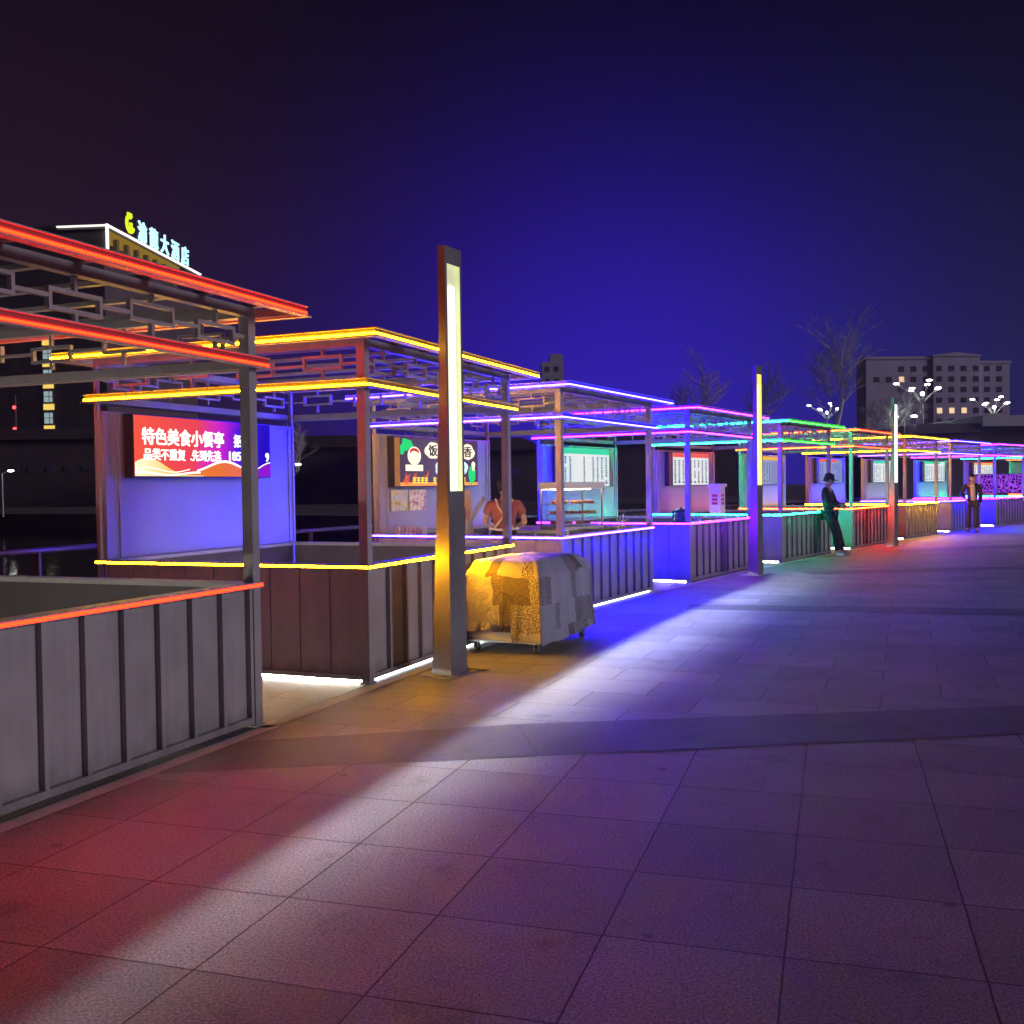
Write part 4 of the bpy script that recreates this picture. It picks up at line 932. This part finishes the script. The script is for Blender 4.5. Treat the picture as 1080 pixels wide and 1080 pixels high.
# bits of stall gear
M['plastic_red'] = mat('red_plastic', (0.42, 0.05, 0.05), 0.45, 0, 0.06, 6); M['steel_pot'] = mat('pot_steel', (0.55, 0.55, 0.56), 0.25, 0.9, 0.08, 8)
pot = at_k('stock_pot', 3, 0.55, 0.36, 0.831, 'steel stock pot with lid standing on the worktop in the pink-lit kiosk', 'pot')
MB().lathe((0, 0, 0), [(0.001, 0.0), (0.15, 0.0), (0.155, 0.02), (0.155, 0.24), (0.165, 0.25)], 20).build('pot_body', M['steel_pot'], pot, True)
MB().lathe((0, 0, 0.252), [(0.168, 0.0), (0.15, 0.02), (0.06, 0.045), (0.02, 0.05), (0.02, 0.075), (0.001, 0.08)], 20).build('lid', M['steel_pot'], pot, True)
bot = None
for q, (x_, lb) in enumerate(((1.05, 'white squeeze bottle nearest the pot in the pink-lit kiosk'), (1.16, 'white squeeze bottle farthest from the pot in the pink-lit kiosk'))):
    e_ = at_k('sauce_bottle', 3, x_, 0.30, 0.831, lb, 'bottle', 0, 'sauce bottles in the pink-lit kiosk')
    MB().lathe((0, 0, 0), [(0.001, 0), (0.034, 0), (0.036, 0.02), (0.036, 0.13), (0.02, 0.155)], 14).build('bottle_body', M['box_side'], e_, True)
    MB().lathe((0, 0, 0.1555), [(0.021, 0), (0.018, 0.02), (0.006, 0.07), (0.001, 0.072)], 12).build('nozzle', M['plastic_red'], e_, True)
# white dispenser in the green kiosk
dp_ = at_k('dispenser', 4, 0.70, 1.55, 0, 'slim white dispenser with red label inside the green-lit kiosk', 'dispenser')
MB().box((0, 0, 0), (0.24, 0.24, 1.46)).box((-0.03, -0.03, 1.4605), (0.27, 0.27, 1.53)).build('cabinet', mat('white_case', (0.62, 0.62, 0.62), 0.5), dp_)
mb = MB()
for zz in (1.10, 1.18, 1.26): mb.box((0.05, -0.004, zz), (0.17, -0.0005, zz + 0.055)); mb.box((-0.004, 0.06, zz), (-0.0005, 0.18, zz + 0.055))
mb.build('label', mat('red_label', (0.45, 0.05, 0.05), 0.6), dp_)
# purple patterned screen at the right end
pm = bpy.data.materials.new('purple_pattern'); pm.use_nodes = True; n = pm.node_tree; n.nodes.clear(); H = NT(n)
o_ = H.n('ShaderNodeOutputMaterial'); e_ = H.n('ShaderNodeEmission'); H.l(e_.outputs[0], o_.inputs[0])
tc_ = H.n('ShaderNodeTexCoord'); vz = H.n('ShaderNodeTexVoronoi'); vz.feature = 'DISTANCE_TO_EDGE'; H.l(tc_.outputs['Object'], vz.inputs['Vector']); vz.inputs['Scale'].default_value = 9
r_ = H.n('ShaderNodeValToRGB'); H.l(vz.outputs['Distance'], r_.inputs[0]); r_.color_ramp.elements[0].color = (0.42, 0.08, 0.95, 1); r_.color_ramp.elements[1].color = (0.035, 0.0, 0.12, 1); r_.color_ramp.elements[0].position = 0.04; r_.color_ramp.elements[1].position = 0.14
H.l(r_.outputs[0], e_.inputs[0])
ps = at_k('led_screen', 9, 0.02, 2.3, H_C, 'purple patterned light screen above the counter at the right edge', 'screen', R(-90))
MB().box((0, 0, 0.10), (2.2, 0.05, 0.82)).build('screen_case', M['black'], ps); MB().box((0.02, -0.004, 0.12), (2.18, -0.0005, 0.80)).build('screen_face', pm, ps)
MB().box((0.1, 0.01, 0.0), (0.2, 0.04, 0.0995)).box((2.0, 0.01, 0.0), (2.1, 0.04, 0.0995)).build('screen_foot', M['black'], ps)

# ------------------------------------------------------------------ river railing
rail = empty('river_railing', (0, 0, 0)); tag(rail, 'low pale metal railing along the river edge behind the kiosks', 'railing')
M['rail'] = mat('rail_metal', (0.20, 0.18, 0.15), 0.4, 0.4)
rp = [(-13.2, -2.6)] + [tuple(kp(i, xx, K_W + 2.3)[:2]) for i in range(11) for xx in (0.0, 2.97)]
top = MB(); top.path([(x, y, 0.90) for x, y in rp], 0.035, 10); top.build('handrail', M['rail'], rail, True)
low = MB(); low.path([(x, y, 0.45) for x, y in rp], 0.018, 6); low.build('lower_rail', M['rail'], rail)
for a, b_ in zip(rp, rp[1:]):
    L_ = math.dist(a, b_); n_ = max(1, round(L_ / 1.5))
    for q in range(n_):
        x_, y_ = a[0] + (b_[0] - a[0]) * q / n_, a[1] + (b_[1] - a[1]) * q / n_
        MB().box((x_ - .025, y_ - .025, 0), (x_ + .025, y_ + .025, 0.868)).box((x_ - .06, y_ - .06, 0), (x_ + .06, y_ + .06, 0.014)).build('railing_post', M['rail'], rail)

# ------------------------------------------------------------------ bare trees
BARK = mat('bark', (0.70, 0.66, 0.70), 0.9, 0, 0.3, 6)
def bare_tree(loc, height, seed, label, spread=0.55, levels=6):
    rr = random.Random(seed); k = empty('bare_tree', loc); tag(k, label, 'tree', 'bare trees beyond the kiosks')
    tb1 = MB(); cr = MB(); cnt = [0]
    def grow(p, d, ln, r, lv):
        if cnt[0] > 1500: return
        cnt[0] += 1
        q = p; dd = d.copy(); seg = 2 if lv > 3 else 3
        for s_ in range(seg):
            dd = (dd + Vector((rr.gauss(0, .10), rr.gauss(0, .10), rr.gauss(0.05, .07)))).normalized()
            q2 = q + dd * ln / seg; rb = r * (1 - 0.35 * (s_ + 1) / seg)
            (tb1 if lv == 0 else cr).tube(q, q2, r * (1 - 0.35 * s_ / seg), rb, 6 if lv < 2 else 3, 0, lv == 0)
            if lv > 0 and lv < levels and rr.random() < 0.8:
                nd = (dd + Vector((rr.gauss(0, spread), rr.gauss(0, spread), rr.gauss(0.12, .25)))).normalized(); grow(q2, nd, ln * rr.uniform(.5, .75), r * 0.5, lv + 1)
            q = q2
        if lv < levels:
            for _ in range(rr.choice((2, 3)) if lv < 3 else 2):
                nd = (dd + Vector((rr.gauss(0, spread), rr.gauss(0, spread), rr.gauss(0.18, .2)))).normalized()
                grow(q, nd, ln * rr.uniform(.62, .85), r * 0.62, lv + 1)
    grow(Vector((0, 0, 0)), Vector((0, 0, 1)), height * 0.24, height * 0.016, 0)
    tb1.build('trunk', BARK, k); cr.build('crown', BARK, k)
TREES = [((8.5, 50), 9.5, 'bare wispy tree standing alone above the pink-lit kiosk'),
         ((13.0, 58), 10.0, 'bare tree left of the tallest one, between the second and third tall lamps'),
         ((17.0, 56), 12.5, 'tallest bare tree, with pale upright twigs'),
         ((22.5, 64), 8.5, 'bare tree right of the tallest, reaching towards the pale hotel'),
         ((27.0, 74), 9.5, 'bare tree whose twigs overlap the left end of the pale hotel'),
         ((35.5, 90), 9.0, 'bare tree beside the lamp cluster in front of the pale hotel'),
         ((-13.5, 62), 8.0, 'bare tree by the small park lamp, seen between the first two kiosks'),
         ((-3.5, 54), 8.0, 'bare tree across the river seen through the yellow-lit kiosk'),
         ((-24, 72), 9.0, 'dark bare tree across the river at the left edge')]
for q, (p, hh, lb) in enumerate(TREES): bare_tree((p[0], p[1], 0.0), hh * (1.0 if p[0] > 28 or p[0] < 5 else 1.25), 100 + q, lb)

# ------------------------------------------------------------------ branching park lamps
LB = emat('lamp_glow', (14.0, 15.0, 14.0)); WH = mat('lamp_white', (0.65, 0.66, 0.66), 0.4)
def flower_lamp(loc, ht, sc, label, n=7):
    k = empty('cluster_lamp', loc); tag(k, label, 'street lamp', 'branching white lamps beyond the kiosks')
    MB().tube((0, 0, 0), (0, 0, ht - 1.5 * sc), 0.11, 0.07, 10).build('pole', WH, k)
    for q in range(n):
        a = 2 * math.pi * q / n + 0.1; r1, r2 = 0.55 * sc, (1.7 if q % 2 else 1.1) * sc; z1, z2 = ht - 0.9 * sc, ht - (0.0 if q % 2 else 0.45 * sc)
        p0 = (0, 0, ht - 1.5 * sc - .01); p1 = (r1 * math.cos(a), r1 * math.sin(a), z1); p2 = (r2 * math.cos(a), r2 * math.sin(a), z2)
        arm = MB().path([p0, p1, p2], 0.045, 6).build('arm', WH, k)
        MB().ball((p2[0] * 1.04, p2[1] * 1.04, p2[2] + 0.03), 0.15 * sc, 10, 6, 0, (1.4, 1.4, 0.45)).build('lamp_head', LB, arm, True)
    MB().ball((0, 0, ht - 0.75 * sc), 0.15 * sc, 10, 8).build('lamp_globe', LB, k, True)
flower_lamp((27.3, 68, 0), 8.0, 0.92, 'largest branching white lamp, in front of the pale hotel')
flower_lamp((27.0, 87.5, 0), 8.1, 0.85, 'branching white lamp just above the green-lit kiosk roof')
flower_lamp((41.0, 87.0, 0), 8.4, 0.95, 'branching white lamp above the dark flat-roofed hall')
def globe_lamp(loc, ht, label, two=True):
    k = empty('park_lamp', loc); tag(k, label, 'street lamp', 'small twin park lamps')
    MB().tube((0, 0, 0), (0, 0, ht), 0.06, 0.045, 8).build('pole', WH, k)
    for sx in ((-1, 1) if two else (1,)):
        a = MB().path([(0, 0, ht - .03), (0.5 * sx, 0, ht + 0.12)], 0.035, 6).build('arm', WH, k)
        MB().ball((0.58 * sx, 0, ht + 0.14), 0.15, 10, 6, 0, (1.4, 1, .5)).build('lamp_head', LB, a, True)
globe_lamp((23.8, 62, 0), 5.3, 'small twin white lamp behind the farthest tall light column')
globe_lamp((-13.4, 61.5, 0), 2.9, 'small white lamp lighting a tree, left of the red-tinted post', False)
globe_lamp((-33.6, 67.6, 0), 2.9, 'small white lamp at the far left edge across the river', False)

# ------------------------------------------------------------------ left hotel across the river
M['hotel_dark'] = mat('hotel_dark_wall', (0.13, 0.095, 0.115), 0.8, 0, 0.2, 0.4)
M['glow_white'] = emat('outline_white', (1.5, 1.45, 1.3)); M['glow_yellow'] = emat('soffit_yellow', (0.26, 0.155, 0.02)); M['win_warm'] = emat('window_warm', (1.0, 0.70, 0.14)); M['win_cool'] = emat('window_cool', (0.30, 0.40, 0.42))
M['sign_cyan'] = emat('sign_cyan', (0.75, 1.45, 1.7)); M['sign_lime'] = emat('sign_lime', (0.85, 1.05, 0.03)); M['hotel_cream'] = mat('hotel_cream', (0.30, 0.24, 0.14), 0.8)
hA = Vector((-58.6, 150.0)); hd = Vector((2.7, 32.0)).normalized()
hot = empty('hotel_building', (hA.x, hA.y, 0), math.atan2(hd.y, hd.x))     # local x runs away along the long facade, +y to the left
tag(hot, 'dark hotel across the river with white roof outline and lit stair windows', 'building')
TOPZ = 40.5
MB().box((0, 0.3, 0), (34, 26, TOPZ - 4.2)).box((0.0, 3.5, TOPZ - 4.2), (34, 26, TOPZ - 0.7)).box((0.0, 0.3, TOPZ - 4.199), (0.45, 3.499, TOPZ - 0.72)).build('wall', M['hotel_dark'], hot)
MB().box((-0.4, -0.4, TOPZ - 0.7), (34.4, 26.4, TOPZ)).build('roof', M['hotel_dark'], hot)
MB().box((-0.45, -0.75, TOPZ - 0.40), (34.4, -0.405, TOPZ - 0.14)).box((-0.80, -0.75, TOPZ - 4.4), (-0.455, -0.405, TOPZ - 0.1)).box((-0.80, -0.405, TOPZ - 0.38), (-0.405, 7.0, TOPZ - 0.2)).build('roof_outline', M['glow_white'], hot)
MB().box((0.5, -0.25, TOPZ - 1.05), (26, 3.3, TOPZ - 0.74)).build('lit_soffit', M['glow_yellow'], hot)
for q in range(8):
    x_ = 0.9 + 3.4 * q; MB().box((x_, 0.32, TOPZ - 4.18), (x_ + 0.7, 1.0, TOPZ - 1.16)).build('column', M['hotel_cream'], hot)
for fl_ in range(5):
    zb_ = 6.2 + 4.4 + fl_ * 3.15
    for c, (ww_, m_) in enumerate(((0, 'win_cool'),)):
        f_ = MB().box((-0.14, 8.6, zb_ + 1.15), (-0.01, 9.9, zb_ + 2.7)).build('window', M['win_cool'], hot)
        mb = MB().box((-0.18, 8.5, zb_ + 1.1), (-0.145, 8.58, zb_ + 2.75)).box((-0.18, 9.05, zb_ + 1.15), (-0.145, 9.13, zb_ + 2.7)).box((-0.18, 8.6, zb_ + 1.9), (-0.146, 9.9, zb_ + 1.98)); mb.build('frame', M['hotel_dark'], f_)
    MB().box((-0.14, 8.4, zb_), (-0.01, 10.0, zb_ + 0.85)).build('window', M['win_warm'], hot)
sg = empty('rooftop_sign', (0, 0, 0)); sg.matrix_world = Matrix.Translation((hA.x, hA.y, TOPZ)) @ Matrix.Rotation(math.atan2(hd.y, hd.x), 4, 'Z')
tag(sg, 'glowing rooftop hotel sign with pale blue Chinese characters and lime emblem', 'sign')
x_ = 10.2
for ch in '渝龍大酒店':
    put_text(sg, ch, x_, 0.5, 3.3, 0.05, M['sign_cyan'], 3.0, -0.3, 'character', 0.12); x_ += 4.15
def arc_band(cx, cz, r, th, a0, a1, n=18):
    mb = MB()
    for q in range(n):
        a, b_ = a0 + (a1 - a0) * q / n, a0 + (a1 - a0) * (q + 1) / n
        mb.prism([(cx + (r - th) * math.cos(a), cz + (r - th) * math.sin(a)), (cx + r * math.cos(a), cz + r * math.sin(a)), (cx + r * math.cos(b_), cz + r * math.sin(b_)), (cx + (r - th) * math.cos(b_), cz + (r - th) * math.sin(b_))], -0.45, -0.2)
    return mb
mb = arc_band(7.4, 1.9, 1.45, 0.62, R(70), R(340)); mb.prism([(6.8, 2.7), (8.1, 3.0), (7.9, 3.6), (6.5, 3.5)], -0.44, -0.21); mb.prism([(7.4, 1.0), (7.9, 1.0), (8.1, 2.2), (7.2, 2.1)], -0.43, -0.22)
mb.build('emblem', M['sign_lime'], sg)
for q in range(8): MB().box((7.3 + 2.8 * q, -0.1, 0.02), (7.4 + 2.8 * q, 0.0, 3.6)).build('sign_post', M['hotel_dark'], sg)
# mast with two red lights
ms_ = empty('beacon_mast', (-60.3, 125, 0)); tag(ms_, 'thin dark mast with two red warning lights at far left', 'mast')
MB().tube((0, 0, 0), (0, 0, 13.5), 0.22, 0.12, 8).build('pole', M['hotel_dark'], ms_)
for zz in (9.4, 12.0): MB().ball((0, -0.3, zz), 0.2, 10, 8).build('red_light', emat('beacon_red', (6.0, 0.25, 0.3)), ms_, True)

# ------------------------------------------------------------------ pale hotel on the right
M['pale_wall'] = mat('pale_hotel_wall', (0.72, 0.66, 0.92), 0.85, 0, 0.12, 0.15); M['dark_glass'] = mat('dark_glass', (0.13, 0.12, 0.20), 0.15); M['win_lit'] = emat('window_lit', (1.1, 0.75, 0.42))
h2 = empty('hotel_building', (104.0, 300.0, 0), R(4)); tag(h2, 'pale many-windowed hotel behind the bare trees at right', 'building')
W2, D2 = 43.5, 7
MB().box((0, 0, 0), (20, D2, 37.2)).box((20.001, -0.6, 0), (34, D2, 37.9)).box((34.001, 0, 0), (W2, D2, 35.8)).build('wall', M['pale_wall'], h2)
MB().prism([(19.6, 37.9), (34.4, 37.9), (34.4, 38.3), (27.0, 39.1), (19.6, 38.3)], -0.9, D2 - 2).build('pediment', M['pale_wall'], h2)
MB().box((-0.3, -0.3, 37.2), (19.59, D2, 38.0)).box((34.41, -0.3, 35.8), (W2 + .3, D2, 36.6)).build('cornice', M['pale_wall'], h2)
lit = {(2, 9), (3, 9), (0, 9)}
cols = [3.2 + 3.72 * q for q in range(11)]
for r__ in range(7):
    zz = 33.6 - r__ * 3.08
    for c_, xx in enumerate(cols):
        if c_ < 2 and r__ != 1: continue
        yf = -0.6 if 20 < xx < 33.5 else 0.0
        on = (r__ == 4 and c_ in (5, 6, 7)) or (r__ == 1 and c_ == 2)
        wn = MB().box((xx - .75, yf - 0.10, zz), (xx + .75, yf - 0.005, zz + 1.55)).build('window', M['win_lit'] if on else M['dark_glass'], h2)
# hall in front of it
hl = empty('flat_hall', (31.2, 62.0, 0), R(0)); tag(hl, 'dark low hall with a pale roof fascia at the right edge', 'building')
M['hall'] = mat('hall_wall', (0.20, 0.19, 0.25), 0.7, 0, 0.1, 0.5); M['fascia'] = mat('hall_fascia', (0.72, 0.76, 0.80), 0.6, 0, 0.06, 0.5)
MB().box((-6.5, 0, 0), (-2.9, 12, 4.4)).box((-2.9, 0.3, 0), (16, 12, 4.75)).build('wall', M['hall'], hl)
MB().prism([(-9.5, 0), (-6.5, 0), (-6.5, 4.4), (-9.5, 3.7)], 0, 12).build('side_wing', M['hall'], hl)
MB().box((-6.8, -0.3, 4.4), (-2.901, 12.2, 4.95)).build('roof', M['hall'], hl)
MB().box((-2.9, -0.5, 4.751), (16.3, 12.3, 5.40)).build('roof_fascia', M['fascia'], hl)
# far block seen above the blue kiosk roof
fb_ = empty('far_tower', (8.0, 260.0, 0)); tag(fb_, 'small pale tower block just above the blue-lit kiosk roof', 'building')
MB().box((0, 0, 0), (5.6, 8, 33.0)).box((2.2, 0.4, 33.001), (5.4, 7, 35.0)).build('wall', M['pale_wall'], fb_)
for zz in (24.5, 27.5, 30.5): MB().box((1.0, -.08, zz), (2.0, -.005, zz + 1.2)).box((3.3, -.08, zz), (4.3, -.005, zz + 1.2)).build('window', M['dark_glass'], fb_)
# dark houses across the river
rr = random.Random(77)
for q, (x0_, yb_, ww_, hh_, lb) in enumerate(((-62, 120, 26, 9, 'long dark waterside house at the far left across the river'), (-34, 105, 20, 7, 'dark house across the river behind the first kiosk'),
                                              (-14, 98, 17, 6.2, 'dark house across the river, with faint lit windows, behind the yellow-lit kiosk'), (6, 118, 20, 7.5, 'dark house behind the bare tree above the pink-lit kiosk'))):
    k = empty('waterside_house', (x0_, yb_, 0)); tag(k, lb, 'building', 'dark houses across the river')
    MB().box((0, 0, 0), (ww_, 9, hh_ - 1.2)).build('wall', M['hotel_dark'], k)
    MB().prism([(-.6, hh_ - 1.199), (ww_ + .6, hh_ - 1.199), (ww_ - 2, hh_), (2, hh_)], -0.6, 9.6).build('roof', M['hotel_dark'], k)
    for u in range(int(ww_ / 2.2)):
        on = q == 2 and rr.random() < 0.3
        MB().box((1.2 + 2.1 * u, -0.06, hh_ * 0.45), (2.2 + 2.1 * u, -0.004, hh_ * 0.45 + 0.55)).build('window', emat('dim_window', (0.10, 0.06, 0.16)) if on else M['dark_glass'], k)

# ------------------------------------------------------------------ night haze
hz = MB().box((-330, -60, -3.0), (330, 420, 46)).build('haze', [])
hm_ = bpy.data.materials.new('haze_air'); hm_.use_nodes = True; n = hm_.node_tree; n.nodes.clear()
o_ = n.nodes.new('ShaderNodeOutputMaterial'); pv = n.nodes.new('ShaderNodeVolumePrincipled'); n.links.new(pv.outputs[0], o_.inputs['Volume'])
pv.inputs['Color'].default_value = (0.72, 0.66, 0.98, 1); pv.inputs['Density'].default_value = 0.00042; pv.inputs['Anisotropy'].default_value = 0.3
hz.data.materials.append(hm_); tag(hz, 'thin night haze over the plaza and the river', 'haze', kind='stuff')
